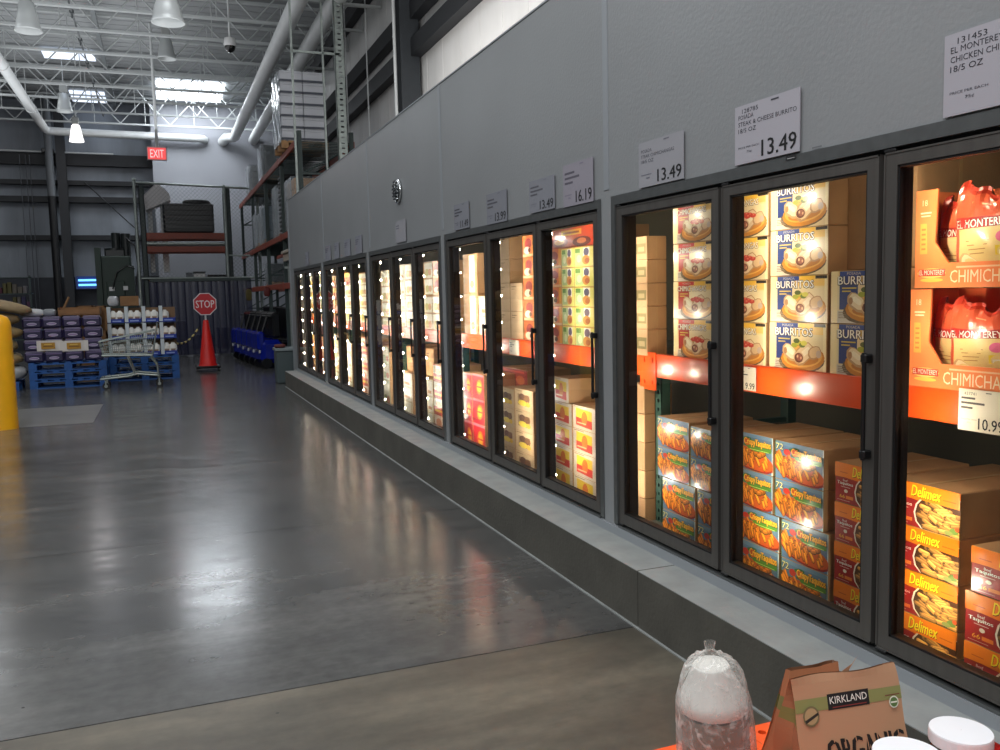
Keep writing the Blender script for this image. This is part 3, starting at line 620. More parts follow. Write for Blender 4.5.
def art_cream(a):
    a.rect(0, 0, 1, 1, (240, 226, 176)); a.rect(0, .55, 1, .9, (250, 244, 220)); a.ell(.35, .35, .24, .22, (206, 190, 90)); a.ell(.7, .35, .2, .2, (226, 150, 80)); a.rect(0, .94, 1, 1, (176, 130, 80))
def art_green(a):
    a.rect(0, 0, 1, 1, (198, 206, 170)); a.rect(.1, .5, .9, .9, (236, 232, 210)); a.ell(.4, .3, .25, .2, (120, 140, 70)); a.ell(.75, .3, .18, .18, (190, 110, 60))
def art_redwhite(a):
    a.rect(0, 0, 1, 1, (214, 60, 52)); a.rect(0, .45, 1, .95, (250, 232, 214)); a.ell(.5, .6, .3, .2, (240, 160, 120)); a.rect(.1, .12, .9, .26, (246, 200, 60))
def art_redyel(a):
    a.rect(0, 0, 1, 1, (188, 36, 30)); a.rect(0, .62, 1, 1, (228, 176, 50)); a.ell(.5, .4, .3, .2, (230, 120, 60))
def art_plain(a):
    a.rect(.38, .0, .5, 1, (200, 164, 114)) if False else None
    a.rect(.08, .8, .4, .84, (110, 80, 52)); a.rect(.08, .72, .3, .745, (110, 80, 52))
def art_tan(a):
    a.rect(0, 0, 1, 1, (232, 198, 158)); a.rect(.1, .86, .5, .885, (150, 116, 84)); a.rect(.1, .78, .36, .8, (150, 116, 84))
def art_small(a):
    a.rect(0, 0, 1, 1, (184, 148, 108)); a.rect(.35, .25, .95, .7, (124, 112, 70)); a.rect(.5, .35, .85, .55, (170, 150, 110))
ARTS = dict(taq=art_taq72, del_=art_delimex, chi=lambda a: art_posada(a, (178, 44, 38), 'CHIMICHANGAS'), bur=lambda a: art_posada(a, (48, 66, 128), 'BURRITOS'), redcase=art_redcase, yellow=art_yellow, orange=art_orange, whitered=art_whitered,
            brownlabel=art_brownlabel, red=art_red, darkred=art_darkred, white=art_white, panel=art_panel, cream=art_cream, green=art_green, redwhite=art_redwhite, redyel=art_redyel, plain=art_plain, tan=art_tan, small=art_small)
NAMES = dict(taq=('taquito_box', 'blue crispy taquito box'), del_=('taquito_box', 'orange beef taquito box'), chi=('chimichanga_box', 'cream and red chimichangas box'), bur=('burrito_box', 'cream and blue burritos box'),
             redcase=('frozen_food_case', 'wide red case with a yellow emblem'), yellow=('frozen_meal_box', 'yellow frozen meal box'), orange=('frozen_meal_box', 'orange frozen meal box'), whitered=('shipping_carton', 'pale red-labelled carton'),
             brownlabel=('shipping_carton', 'picture-labelled tan carton'), red=('frozen_food_box', 'bright red box'), darkred=('frozen_food_box', 'dark red box'), white=('frozen_food_box', 'white box'), panel=('shipping_carton', 'brown carton with a white panel'),
             cream=('frozen_food_box', 'cream box'), green=('frozen_food_box', 'pale green box'), redwhite=('frozen_food_box', 'red-trimmed white box'), redyel=('frozen_food_box', 'red and yellow box'), plain=('shipping_carton', 'plain brown carton'), tan=('shipping_carton', 'plain pale tan carton'), small=('shipping_carton', 'small brown carton'))
XB = 2.62
_C = {}
def carton(kind, y, z, w, h, d=.42, X=XB, label='', group=None, seams=True):
    key = (kind, round(w, 3), round(h, 3), round(d, 2))
    if key not in _C:
        b = MB(); b.bbox(0, d, -w, 0, 0, h, .004, 0)
        # taped flap seam on the near end and top
        b.box(d*.48, d*.52, -w-.0006, -w, .01, h-.004, 2) if seams and kind in ('plain', 'whitered', 'brownlabel', 'small') else None
        b.box(.01, d-.01, -w*.53, -w*.47, h, h+.0006, 2)
        a = Art(b, lambda u, v, k: (-.0005-k, -w*(.004+.992*u), h*(.006+.988*v)), 1); a.asp = w/h
        ARTS[kind](a)
        _C[key] = b.mesh(NAMES[kind][0], [CARD, INK if kind not in ('plain', 'small', 'brownlabel', 'tan') else INKM, mat('packing_tape', (196, 160, 112), .4)])
    o = put(NAMES[kind][0], _C[key], None, (X, y, z)); return tag(o, label, 'box', group)
WORDN = ['one', 'two', 'three', 'four', 'five', 'six', 'seven', 'eight']
def ordn(i, n):
    if n == 1: return 'only one'
    return 'topmost' if i == 0 else 'lowest' if i == n-1 else ['', 'second from top', 'third from top', 'fourth from top', 'fifth from top', 'sixth from top', 'seventh from top'][i]
def stack(kind, where, pxl=None, pxr=None, w=None, ys=(), xref=None, X=XB, d=.42, jit=.0, yl=None, top=None, bot=None):
    # pxl / pxr: sight lines to the left and right edges; ys: heights of the row edges at xref
    zmid = sum(ys)/len(ys)
    if yl is None:
        yl = onX(pxl, zmid, X).y if pxl is not None else onX(pxr, zmid, X).y + w
    yl = min(yl, YEND-.03)
    if w is None: w = max(.2, yl-onX(pxr, zmid, X).y)
    xr = xref if xref is not None else (pxl if pxl is not None else pxr)
    zs = [onX(xr, q, X).z for q in ys]; n = len(zs)-1; zs[0] = top or zs[0]; zs[-1] = bot or zs[-1]; h = (zs[0]-zs[-1])/n; z = zs[0]; low = zs[-1] < .5; zs = [z-h*i for i in range(n+1)]
    if low:
        while zs[-1] < .16: zs.pop()
        zs[-1] = .2005
    elif abs(zs[-1]-bz1) < .11: zs[-1] = bz1-.0145
    n = len(zs)-1; top = zs[0]; bot = zs[-1]
    for i in range(n):
        z = zs[i+1]; h = zs[i]-z; dy = rnd.uniform(-jit, jit)
        carton(kind, yl+dy, z, w-.004, h-.0015, d, X+rnd.uniform(0, jit), ('%s, %s %s' % (NAMES[kind][1], ordn(i, n), where)) if n > 1 else '%s %s' % (NAMES[kind][1], where), where.replace('of the ', ''))
    return yl, w, top, bot
# ------------------------------------------------------------------ rack inside the freezer
yu = [4.372, 7.9, 10.15, 13.27, 14.6, 0.2]
bz0, bz1 = onX(800, 399.5, XB).z, onX(800, 369.8, XB).z
for i, y in enumerate(sorted(yu)):
    t = thing('rack_upright', 'green perforated rack upright inside the freezer, %s from the near end' % ORD[i], 'rack', (XB+.05, y, .06), 0)
    a = MB(); a.box(0, .06, -.035, -.027, 0, 1.19); a.box(0, .06, .027, .035, 0, 1.19); a.box(.0, .003, -.035, -.01, 0, 1.19); a.box(.0, .003, .01, .035, 0, 1.19); a.box(.057, .06, -.035, .035, 0, 1.19)
    q = .03
    while q < 1.17: a.box(.0, .003, -.01, .01, q+.02, q+.05); q += .05
    a.box(.9, .96, -.035, .035, 0, 1.19)
    a.build('post', GREENM, t)
    a = MB(); 
    for zz in (.3, .75): a.box(.06, .9, -.015, .015, zz, zz+.03)
    a.build('brace', GREENM, t)
us = sorted(yu)+[YEND-.02]
for i, (a_, b_) in enumerate(zip(us, us[1:])):
    t = thing('rack_beam', 'orange shelf beam inside the freezer, %s span from the near end' % ORD[i], 'rack beam', (XB-.012, a_, bz0), 0, 'orange beams in the freezer')
    L_ = b_-a_; a = MB(); a.bbox(0, .05, .02, L_-.05, 0, bz1-bz0, .004); a.build('beam', ORANGE, t)
    a = MB()
    for yy in (.0, L_-.085): a.box(-.006, .0, yy, yy+.085, -.075, bz1-bz0+.01); a.box(-.012, -.006, yy+.03, yy+.045, -.04, -.02); a.box(-.012, -.006, yy+.03, yy+.045, bz1-bz0-.05, bz1-bz0-.02)
    a.build('end_plate', ORANGE, t)
    a = MB(); zz = bz1-bz0-.02
    n = int(L_/.06)
    for k_ in range(n): a.box(.05, .95, .03+k_*.06, .034+k_*.06, zz, zz+.005)
    for k_ in range(9): a.box(.06+k_*.105, .064+k_*.105, .02, L_-.05, zz-.004, zz)
    a.box(.93, .97, .02, L_-.05, zz-.12, zz-.004)
    a.build('wire_deck', STEEL, t)
# pallets under the lower stock
for i, (a_, b_) in enumerate(((1.25, 2.66), (2.68, 3.68), (3.70, 4.33), (4.42, 5.9), (6.0, 7.85), (7.95, 9.0), (9.05, 10.1), (10.2, 11.4), (11.6, 13.2), (13.32, 14.55), (14.65, 16.7))):
    b = MB()
    for k_ in range(7): b.box(.02+k_*.15, .12+k_*.15, 0, b_-a_, .12, .14)
    for yy in (0, (b_-a_)/2-.03, b_-a_-.06): b.box(.02, 1.04, yy, yy+.06, .02, .12)
    for k_ in (0, 3, 6): b.box(.02+k_*.15, .12+k_*.15, 0, b_-a_, 0, .02)
    tag(b.build('wooden_pallet', WOOD, None, (XB-.01, a_, 0.06)), 'wooden pallet under the lower freezer stock, %s from the near end' % ORD[i], 'pallet', 'pallets inside the freezer')
S = stack
# --- nearest set, left door
S('small', 'of the narrow upper stack, nearest left door', pxl=630, pxr=646, ys=(235.7, 259, 283, 307, 329.6, 352.5), xref=646, X=2.60, d=.13)
S('chi', 'of the stack, nearest left door', pxl=672.5, w=.385, ys=(206.4, 243, 281.5, 319, 355.5), xref=674, jit=.008)
S('plain', 'beside the green post, nearest left door', pxl=628, pxr=640, ys=(385, 421, 448, 474, 501, 528, 552), xref=640, X=2.60, d=.19)
S('taq', 'of the left upper pair, nearest left door', pxl=657.5, w=.325, ys=(415.5, 447, 478), xref=658, bot=.583)
S('taq', 'of the left lower column, nearest left door', pxl=662.5, w=.335, ys=(477, 509, 541, 571), xref=663, top=.582)
yl, w_, tp, bt = S('taq', 'of the right upper pair, nearest left door', pxl=690.5, w=.325, ys=(425.5, 457.5, 489), xref=691, bot=.583)
S('taq', 'of the right lower column, nearest left door', pxl=697.5, w=.335, ys=(489, 523, 557, 590), xref=698, top=.582)
# --- nearest set, middle door
S('chi', 'of the stack, nearest middle door', pxr=767.7, w=.385, ys=(191, 234.5, 278, 322.5, 366.5), xref=767, jit=.006)
S('bur', 'of the tall stack, nearest middle door', pxl=769.8, pxr=828, ys=(185.5, 230, 276, 321, 365.8), xref=770, jit=.003)
y3, w3, t3, b3_ = S('bur', 'of the short stack, nearest middle door', pxl=830.5, w=.385, ys=(271, 322, 374.5), xref=831)
carton('plain', y3+.02, t3+.002, .36, .58, .45, XB+.10, 'tall plain brown carton standing on the short burritos stack, nearest middle door', None)
S('taq', 'of the left upper pair, nearest middle door', pxr=773.4, w=.335, ys=(438, 475, 510), xref=773, bot=.583)
S('taq', 'of the left lower column, nearest middle door', pxr=779.5, w=.34, ys=(516.8, 554, 590, 625), xref=779, top=.582)
S('taq', 'of the right upper pair, nearest middle door', pxl=774.8, pxr=824.6, ys=(439, 477.5, 513.5), xref=775, bot=.583)
S('taq', 'of the right lower column, nearest middle door', pxl=780.8, pxr=829, ys=(517.7, 556.5, 595, 632), xref=781, top=.582)
S('del_', 'of the column, nearest middle door', pxl=834.5, w=.30, ys=(460, 502, 539, 579, 618, 656), xref=834)
# --- nearest set, right door
S('del_', 'of the left column, nearest right door', pxr=960, w=.335, ys=(493, 540, 587, 634, 680), xref=960, d=.55)
S('del_', 'on top of the right column, nearest right door', pxl=971.5, w=.335, ys=(544, 592), xref=971, bot=.5605)
S('del_', 'of the right column, nearest right door', pxl=964.5, w=.335, ys=(592, 640, 689), xref=964.5, top=.56)
# --- second set, left door
S('panel', 'of the upper stack, second set left door', pxl=463.8, pxr=478, ys=(254.5, 294, 333), xref=464, d=.3)
S('white', 'of the upper right stack, second set left door', pxl=479, pxr=490, ys=(296, 314.5, 333), xref=479)
S('red', 'of the left column, second set left door', pxl=464, pxr=472.4, ys=(371.7, 395.5, 419, 442), xref=464)
S('red', 'of the right column, second set left door', pxl=472.8, pxr=484.5, ys=(373, 397, 421.5, 446), xref=473)
# middle door
S('tan', 'of the high cartons, second set middle door', pxl=500, pxr=509.5, ys=(236.5, 255.7, 283), xref=500, d=.32, bot=1.7185)
S('tan', 'of the left pair above the beam, second set middle door', pxl=500, pxr=510.5, ys=(283.5, 311, 338), xref=500, d=.3)
S('tan', 'of the right pair above the beam, second set middle door', pxl=510.8, pxr=522.8, ys=(283, 310.7, 339), xref=511, d=.3)
S('orange', 'of the right column, second set middle door', pxl=523.5, pxr=535, ys=(236, 257, 278, 299, 320, 341), xref=524)
S('darkred', 'of the rear pile, second set middle door', pxl=502, pxr=528, ys=(366, 383, 400, 417, 434, 449), xref=502, X=XB+.3)
S('brownlabel', 'of the left column, second set middle door', pxl=501.5, pxr=515, ys=(386.6, 405.5, 424.5, 443, 461.5), xref=502)
S('brownlabel', 'of the right column, second set middle door', pxl=515.6, pxr=534, ys=(387.5, 408.5, 429, 449, 469.5), xref=516)
# right door
S('redcase', 'over the meal boxes, second set right door', pxl=549, pxr=594, ys=(231, 248.5), xref=550, X=XB+.06, bot=1.945)
S('orange', 'of the left column, second set right door', pxl=547, pxr=561.8, ys=(249.5, 268, 287, 306, 325.5, 343), xref=550)
S('yellow', 'of the left column, second set right door', pxl=562.2, pxr=574.6, ys=(248.5, 267.5, 287, 306, 326, 344), xref=563)
S('yellow', 'of the right column, second set right door', pxl=575, pxr=594.5, ys=(247, 267, 287, 306.8, 326.8, 345.5), xref=576)
S('whitered', 'on top of the left column, second set right door', pxl=553.5, pxr=568.8, ys=(376, 400), xref=554, d=.5)
S('whitered', 'of the left column, second set right door', pxl=553.5, pxr=572.4, ys=(400, 421.5, 443, 464, 485), xref=554)
S('whitered', 'of the right column, second set right door', pxl=573.6, pxr=596, ys=(404, 427.5, 450.5, 473.5, 496.5), xref=574)
# --- third set
D3 = 'door of third set'
S('cream', 'of the upper stack, '+'left '+D3, pxl=382, pxr=390, ys=(270.5, 286, 301.5, 317, 332), xref=382)
S('green', 'of the lower stack, '+'left '+D3, pxl=382, pxr=390, ys=(346, 362, 378, 394, 410), xref=382)
S('white', 'of the upper left stack, middle '+D3, pxl=400, pxr=405.6, ys=(264.8, 279.6, 294.4, 309, 325), xref=400)
S('cream', 'of the upper right stack, middle '+D3, pxl=405.8, pxr=413, ys=(264, 279, 294, 309, 325.5), xref=406)
S('plain', 'under the beam, middle '+D3, pxl=402, pxr=413, ys=(345, 370), xref=402, X=XB+.1, bot=.749)
S('white', 'of the lower stack, middle '+D3, pxl=402, pxr=413, ys=(371, 384, 397, 410, 423), xref=402)
S('cream', 'of the upper left stack, right '+D3, pxl=424.5, pxr=432.5, ys=(262, 278.5, 294.5), xref=425)
S('orange', 'of the upper right stack, right '+D3, pxl=432.8, pxr=442, ys=(261, 278, 295), xref=433)
S('cream', 'of the left boxes above the beam, right '+D3, pxl=424.5, pxr=432.5, ys=(296, 312, 328.5), xref=425)
S('cream', 'of the right boxes above the beam, right '+D3, pxl=432.8, pxr=442, ys=(295.5, 312, 329.5), xref=433)
S('plain', 'under the beam, right '+D3, pxl=426, pxr=434, ys=(348, 378), xref=426, X=XB+.1, bot=.749)
S('white', 'of the lower left stack, right '+D3, pxl=426.5, pxr=433.7, ys=(378.5, 394, 409.5, 425), xref=427)
S('redwhite', 'of the lower right stack, right '+D3, pxl=434, pxr=443, ys=(364, 380, 396, 412, 428), xref=434)
# --- fourth set
D4 = 'door of fourth set'
S('redyel', 'of the stack, '+'left '+D4, pxl=333.4, pxr=338, ys=(276, 288, 300, 312, 324), xref=334)
S('cream', 'of the lower stack, '+'left '+D4, pxl=334.5, pxr=339, ys=(334, 346, 358, 370, 382), xref=335)
S('redyel', 'above the cream boxes, middle '+D4, pxl=344.6, pxr=352, ys=(273, 284), xref=345, bot=1.808)
S('cream', 'of the upper stack, middle '+D4, pxl=345, pxr=352, ys=(285, 296, 307, 318), xref=345)
S('white', 'of the lower stack, middle '+D4, pxl=347, pxr=352.5, ys=(341, 355, 369, 383, 392), xref=347)
S('cream', 'of the upper stack, right '+D4, pxl=359, pxr=368, ys=(273.5, 284.8, 296, 307, 318), xref=359)
S('redwhite', 'of the lower stack, right '+D4, pxl=361, pxr=368, ys=(337, 352, 367, 382, 398), xref=361)
# --- farthest set
D5 = 'door of farthest set'
S('cream', 'of the stack, middle '+D5, pxl=309.6, pxr=314, ys=(276, 287, 298, 309, 320), xref=310)
S('redyel', 'of the upper stack, right '+D5, pxl=315.3, pxr=319.6, ys=(291, 301.5, 312, 322), xref=316)
S('yellow', 'of the narrow stack, right '+D5, pxl=319.8, pxr=323, ys=(271, 283, 295, 307, 319), xref=320)
S('redwhite', 'of the lower stack, right '+D5, pxl=316, pxr=323, ys=(335, 347, 359, 371), xref=316)
S('redyel', 'of the lower stack, middle '+D5, pxl=309.6, pxr=314, ys=(334, 346, 358, 370), xref=310)
# --- display trays with pouches behind the nearest right door
TRM = INK
def tray(yl, z0, h, label, wd=.72, d=.24):
    b = MB(); o = (248, 136, 80); o2 = (226, 104, 56)
    b.box(.012, d, -wd, 0, 0, .01, 0, o2)                       # base
    b.box(d-.008, d, -wd, 0, .01, h, 0, o2)
    b.box(.012, d-.008, -.008, 0, .01, h, 0, o); b.box(.012, d-.008, -wd, -wd+.008, .01, h, 0, o)
    H_ = h
    # front with the cut-out
    x0, x1 = 0, .008
    def slab(pts):
        P0 = [(x0, -u, v) for u, v in pts]; P1 = [(x1, -u, v) for u, v in pts]; b.face(P0, 0, o); b.face(P1[::-1], 0, o)
        for i in range(len(pts)):
            j = (i+1) % len(pts); b.face([P0[j], P0[i], P1[i], P1[j]], 0, o)
    slab([(0, 0), (wd, 0), (wd, H_*.25), (.145, H_*.25)]); slab([(0, 0), (.145, H_*.25), (.087, H_*.46), (0, H_*.46)]); slab([(0, H_*.46), (.087, H_*.46), (.095, H_), (0, H_)])
    slab([(wd-.06, H_*.25), (wd, H_*.25), (wd, H_), (wd-.06, H_)])
    a = Art(b, lambda u, v, k: (-.0005-k, -u, v*H_), 0); cr = (252, 226, 190)
    a.text('CHIMICHANGAS', .155, .05, .36, .125, cr); a.rect(.18, .195, .5, .212, (250, 200, 160))
    a.ell(.075, .15, .062, .05, (246, 208, 120)); a.rect(.018, .12, .134, .19, (206, 60, 44)); a.text('EL MONTEREY', .022, .132, .108, .05, (250, 245, 235)); a.ell(.076, .08, .05, .02, (250, 196, 90))
    a.text('18', .03, .84, .022, .06, cr); a.rect(.022, .76, .07, .775, cr); a.rect(.025, .73, .065, .742, cr)
    a.poly([(.022, .35), (.055, .35), (.05, .66), (.022, .66)], (248, 172, 84))
    for i in range(5): a.rect(.028, .39+.05*i, .046, .41+.05*i, (236, 120, 60))
    t = b.build('display_tray', TRM, None, (XB-.02, yl, z0)); return tag(t, label, 'box')
def pouch_mesh():
    W_, H_, T_ = .25, .33, .034; b = MB(); nu, nv = 18, 26
    def topz(u): return .02*math.sin(u*6.0+.6)-.035*max(0, u-.45)+.012*math.sin(u*15)
    def fn(u, v, k, s=-1):
        uu = min(1, max(0, u)); vv = min(1, max(0, v))
        bul = max(0, math.sin(PI*uu))**.45*(1-abs(2*vv*.94-.9)**3.0 if vv < .95 else .12)
        bul = max(.02, bul); up = max(0, vv-.66)/.34
        fold = up*(.010*math.sin(uu*16+vv*6)+.006*math.sin(uu*31-vv*9))+.0025*math.sin(uu*9+vv*14)*(1-up)
        x = s*(T_*bul+k)+fold*(1 if s < 0 else .8)
        tap = .22*up*(.5-uu)
        return (x, -W_*(uu+tap), H_*vv+topz(uu)*up)
    for s in (-1, 1):
        for i in range(nu):
            for j in range(nv):
                u0, u1, v0, v1 = i/nu, (i+1)/nu, j/nv, (j+1)/nv; vm = (v0+v1)/2; um = (u0+u1)/2
                c = (222, 94, 60)
                if s == -1:
                    if vm < .16: c = (122, 86, 54)
                    elif vm < .56 and um > .1: c = (228, 200, 136)
                    elif .56 <= vm < .69: c = (178, 42, 38)
                    elif vm > .93: c = (206, 66, 44)
                q = [fn(u0, v0, 0, s), fn(u1, v0, 0, s), fn(u1, v1, 0, s), fn(u0, v1, 0, s)]
                b.face(q if s == 1 else q[::-1], 0, c, True)
    a = Art(b, lambda u, v, k: fn(u, v, .0014+k), 0)
    otext(a, 'EL MONTEREY', .08, .585, .8, .085, (252, 246, 238), (130, 26, 26), .004)
    for i in range(4): a.rect(.24+.02*i, .44-.045*i, .62-.03*i, .45-.045*i, (176, 130, 74))
    a.cap(.32, .17, .25, .1, -.5, (206, 168, 116)); a.cap(.33, .19, .22, .07, -.5, (240, 220, 178)); a.ell(.54, .09, .11, .1, (150, 84, 52)); a.ell(.55, .1, .06, .05, (206, 128, 76))
    a.ell(.8, .47, .1, .06, (226, 110, 150)); a.rect(.7, .28, .93, .38, (236, 206, 60)); a.rect(.75, .15, .88, .33, (246, 240, 226)); a.rect(.77, .2, .86, .23, (150, 90, 50)); a.ell(.78, .07, .07, .035, (150, 160, 60))
    a.rect(.32, .84, .66, .86, (246, 176, 130))
    return b.mesh('pouch', mat('glossy_pouch', attr=True, rough=.3, coat=.3))
PM = pouch_mesh()
for r_, (y_t, y_b) in enumerate(((191.7, 288.2), (289.0, 385.5))):
    zt, zb = onX(913, y_t, XB-.02).z, onX(913, y_b, XB-.02).z; yl = onX(914.5-4*r_, 288, XB-.02).y
    tray(yl, zb, zt-zb-.002, 'orange cut-out display tray lettered CHIMICHANGAS, %s behind the nearest right door' % ['upper of the two', 'lower of the two'][r_])
    ym = onX(956-3*r_, 250, XB+.05).y
    for k_ in range(3):
        o = put('frozen_food_pouch', PM, None, (XB+[.115, .06, .075][k_], ym+[.125, 0, -.262][k_], zb+.012)); o.rotation_euler = ([.02, -.03, .03][k_], -.03, [-.2, .05, .12][k_])
        o.scale = (1, 1, 1.0 if r_ == 0 and k_ == 1 else .9 if r_ == 0 else .88)
        tag(o, 'red and yellow food pouch, %s in the %s orange tray' % (['leftmost', 'middle', 'right hand'][k_], ['upper', 'lower'][r_]), 'food pouch')
# cards on the beams
for (px0, px1, y0_, y1_, pr, lab) in ((958, 1006, 388, 431, '10.99', 'white price card numbered 437741 hanging on the orange beam behind the nearest right door'), (738, 749.3, 366, 391, '9.99', 'white price card half hidden on the beam behind the nearest middle door'), (509, 518.5, 339.5, 356, None, 'white price card on the orange beam of the second set of doors')):
    A_ = onX(px0, (y0_+y1_)/2, XB-.03); B_ = onX(px1, (y0_+y1_)/2, XB-.03); zz1 = onX(px0, y0_, XB-.03).z; zz0 = onX(px0, y1_-2, XB-.03).z
    price_card(A_.y, min(B_.y, A_.y-.13), zz0, zz1, [.3, .5, .25], pr, lab, X=XB-.018, group=None, bg=(236, 226, 208), ink=(90, 84, 80), code='437741' if pr == '10.99' else None)
# extra deeper stock seen over the front boxes
carton('plain', 4.30, .935, .4, .17, .4, XB+.55, 'plain brown carton farther back behind the nearest left door, above the taquito boxes', None) if False else None
# ------------------------------------------------------------------ far left: bollard
a = MB(); a.lathe([(.19, 0), (.19, 1.34), (.18, 1.41), (.15, 1.47), (.09, 1.5), (.001, 1.51)], n=28)
tag(a.build('bollard', mat('yellow_bollard_paint', (236, 172, 18), .4, noise=.06, nscale=4, coat=.2), None, (-2.02, 13.05, 0)), 'yellow round-topped safety bollard at the left edge of the aisle', 'bollard')
# ------------------------------------------------------------------ pallets
def pallet_mesh(W_=1.36, D_=1.1, h=.165, mts=None):
    b = MB()
    for k_ in range(7): x = k_*(W_-.1)/6; b.box(x, x+.1, 0, D_, h-.022, h)
    for k_ in range(3):
        y = k_*(D_-.1)/2; b.box(0, W_, y, y+.1, h-.044, h-.022) ; b.box(0, W_, y, y+.1, 0, .02)
        for x in (0, W_/2-.07, W_-.14): b.box(x, x+.14, y, y+.12 if k_ < 2 else y+.1, .02, h-.044)
    return b.mesh('pallet', mts or BLUEP)
PAL = pallet_mesh(D_=.84); PALW = pallet_mesh(1.15, 1.1, .14, WOOD)
def pal(x, y, z, label, m=PAL, grp=None): return tag(put('pallet', m, None, (x, y, z)), label, 'pallet', grp)
yP = 18.7; xP = onY(30, 388, yP).x
for i in range(3): pal(xP, yP, .167*i, 'blue wooden pallet under the purple paper packs, %s of its stack' % ['lowest', 'middle', 'topmost'][i], grp='blue pallets at left')
# purple wrapped packs, four across, four high
PURP = mat('purple_pack_print', attr=True, rough=.3, coat=.4)
def pack_mesh():
    W_, D_, H_ = .335, .3, .205; b = MB(); b.bbox(0, W_, 0, D_, 0, H_, .035, 0, (44, 38, 72))
    a = Art(b, lambda u, v, k: (W_*u, -.001-k*8, H_*v)); a.ell(.5, .42, .36, .24, (36, 30, 72)); a.ell(.5, .4, .26, .14, (176, 168, 190)); a.rect(.1, .74, .9, .84, (112, 100, 140)); a.rect(.05, .9, .95, .96, (140, 132, 164)); a.rect(.3, .36, .7, .44, (120, 90, 150))
    b.box(.03, W_-.03, .02, D_, H_-.0, H_+.012, 0, (150, 140, 170)); return b.mesh('tissue_pack', PURP)
PK = pack_mesh(); CN = ['leftmost', 'second', 'third', 'rightmost']
for r_ in range(4):
    for c in range(4):
        x = xP-.06+c*.345; z = .503+r_*.218
        tag(put('tissue_pack', PK, None, (x+rnd.uniform(-.01, .01), yP+.02+rnd.uniform(-.02, .02), z)), 'purple wrapped paper pack, %s in the %s row on the blue pallets' % (CN[c], ['lowest', 'second', 'third', 'top'][r_]), 'paper pack', 'purple packs')
        if c == 0 and r_ == 3: pass
GLD = mat('gold_white_sign', attr=True, rough=.35)
for (px0, px1, lab) in ((37, 62, 'left white and gold strip label across the purple packs'), (62.5, 88, 'right white and gold strip label across the purple packs')):
    A_ = onY(px0, 351.5, yP-.012); B_ = onY(px1, 340, yP-.012); b = MB(); W_ = B_.x-A_.x; H_ = B_.z-A_.z
    n = 10; 
    for i in range(n): b.face([(W_*i/n, -.012*math.sin(i*1.3), 0), (W_*(i+1)/n, -.012*math.sin((i+1)*1.3), 0), (W_*(i+1)/n, -.012*math.sin((i+1)*1.3), H_), (W_*i/n, -.012*math.sin(i*1.3), H_)], 0, (216, 210, 204))
    a = Art(b, lambda u, v, k: (W_*u, -.02-k*8, H_*v)); a.rect(.18, .2, .72, .8, (176, 130, 40)); a.rect(.26, .4, .66, .5, (120, 80, 24)); a.rect(.3, .6, .6, .68, (220, 180, 90))
    tag(b.build('pack_label', GLD, None, (A_.x, A_.y, A_.z)), lab, 'label')
# things dumped on top
def sack_mesh(W_, D_, H_, col, seed, nm='sack', rough=.7, ms=None):
    R_ = random.Random(seed); ph = [R_.uniform(0, 6) for _ in range(4)]; b = MB(); n, k_ = 18, 10; vs = []
    for i in range(k_+1):
        t = PI*i/k_; r_ = math.sin(t)**.55; z = -math.cos(t)
        for j in range(n):
            q = 2*PI*j/n; cx_, sx_ = math.cos(q), math.sin(q); e = .65
            x = (abs(cx_)**e)*(1 if cx_ > 0 else -1); y = (abs(sx_)**e)*(1 if sx_ > 0 else -1)
            wv = 1+.05*math.sin(3*q+ph[0]+i)+.04*math.sin(5*q+ph[1])
            vs.append((W_/2*x*r_*wv, D_/2*y*r_*wv, H_/2*(1+(abs(z)**.8)*(1 if z > 0 else -1))*(1+.05*math.sin(2*q+ph[2]))))
    b.faces(vs, [(i*n+j, i*n+(j+1) % n, (i+1)*n+(j+1) % n, (i+1)*n+j) for i in range(k_) for j in range(n)], 0, None, True)
    return b.mesh(nm, ms or mat(nm+str(col), col, rough, noise=.15, nscale=8, bump=.4, bscale=18))
zt = .503+4*.218+.012
P_ = onY(33, 322, 19.0); tag(put('plastic_sack', sack_mesh(.42, .4, .15, (196, 198, 200), 1, 'plastic_sack', .3), None, (P_.x, 19.0, zt-.01), .2), 'white plastic sack slumped on the left of the purple packs', 'sack')
P_ = onY(50, 322, 19.0); tag(put('plastic_sack', sack_mesh(.24, .3, .14, (134, 138, 142), 2, 'plastic_sack', .4), None, (P_.x, 19.0, zt-.01)), 'grey plastic sack on the purple packs beside the white one', 'sack')
P_ = onY(60, 323, 19.2)
b = MB(); b.bbox(0, .74, 0, .5, 0, .03, .01); b.box(0, .02, 0, .5, .03, .15); b.box(.72, .74, 0, .5, .03, .15); b.box(.02, .72, .48, .5, .03, .15); b.box(.02, .72, 0, .02, .03, .11)
tag(b.build('open_tray', CARDD, None, (P_.x, 18.95, zt)), 'shallow brown cardboard tray lying on the right of the purple packs', 'tray')
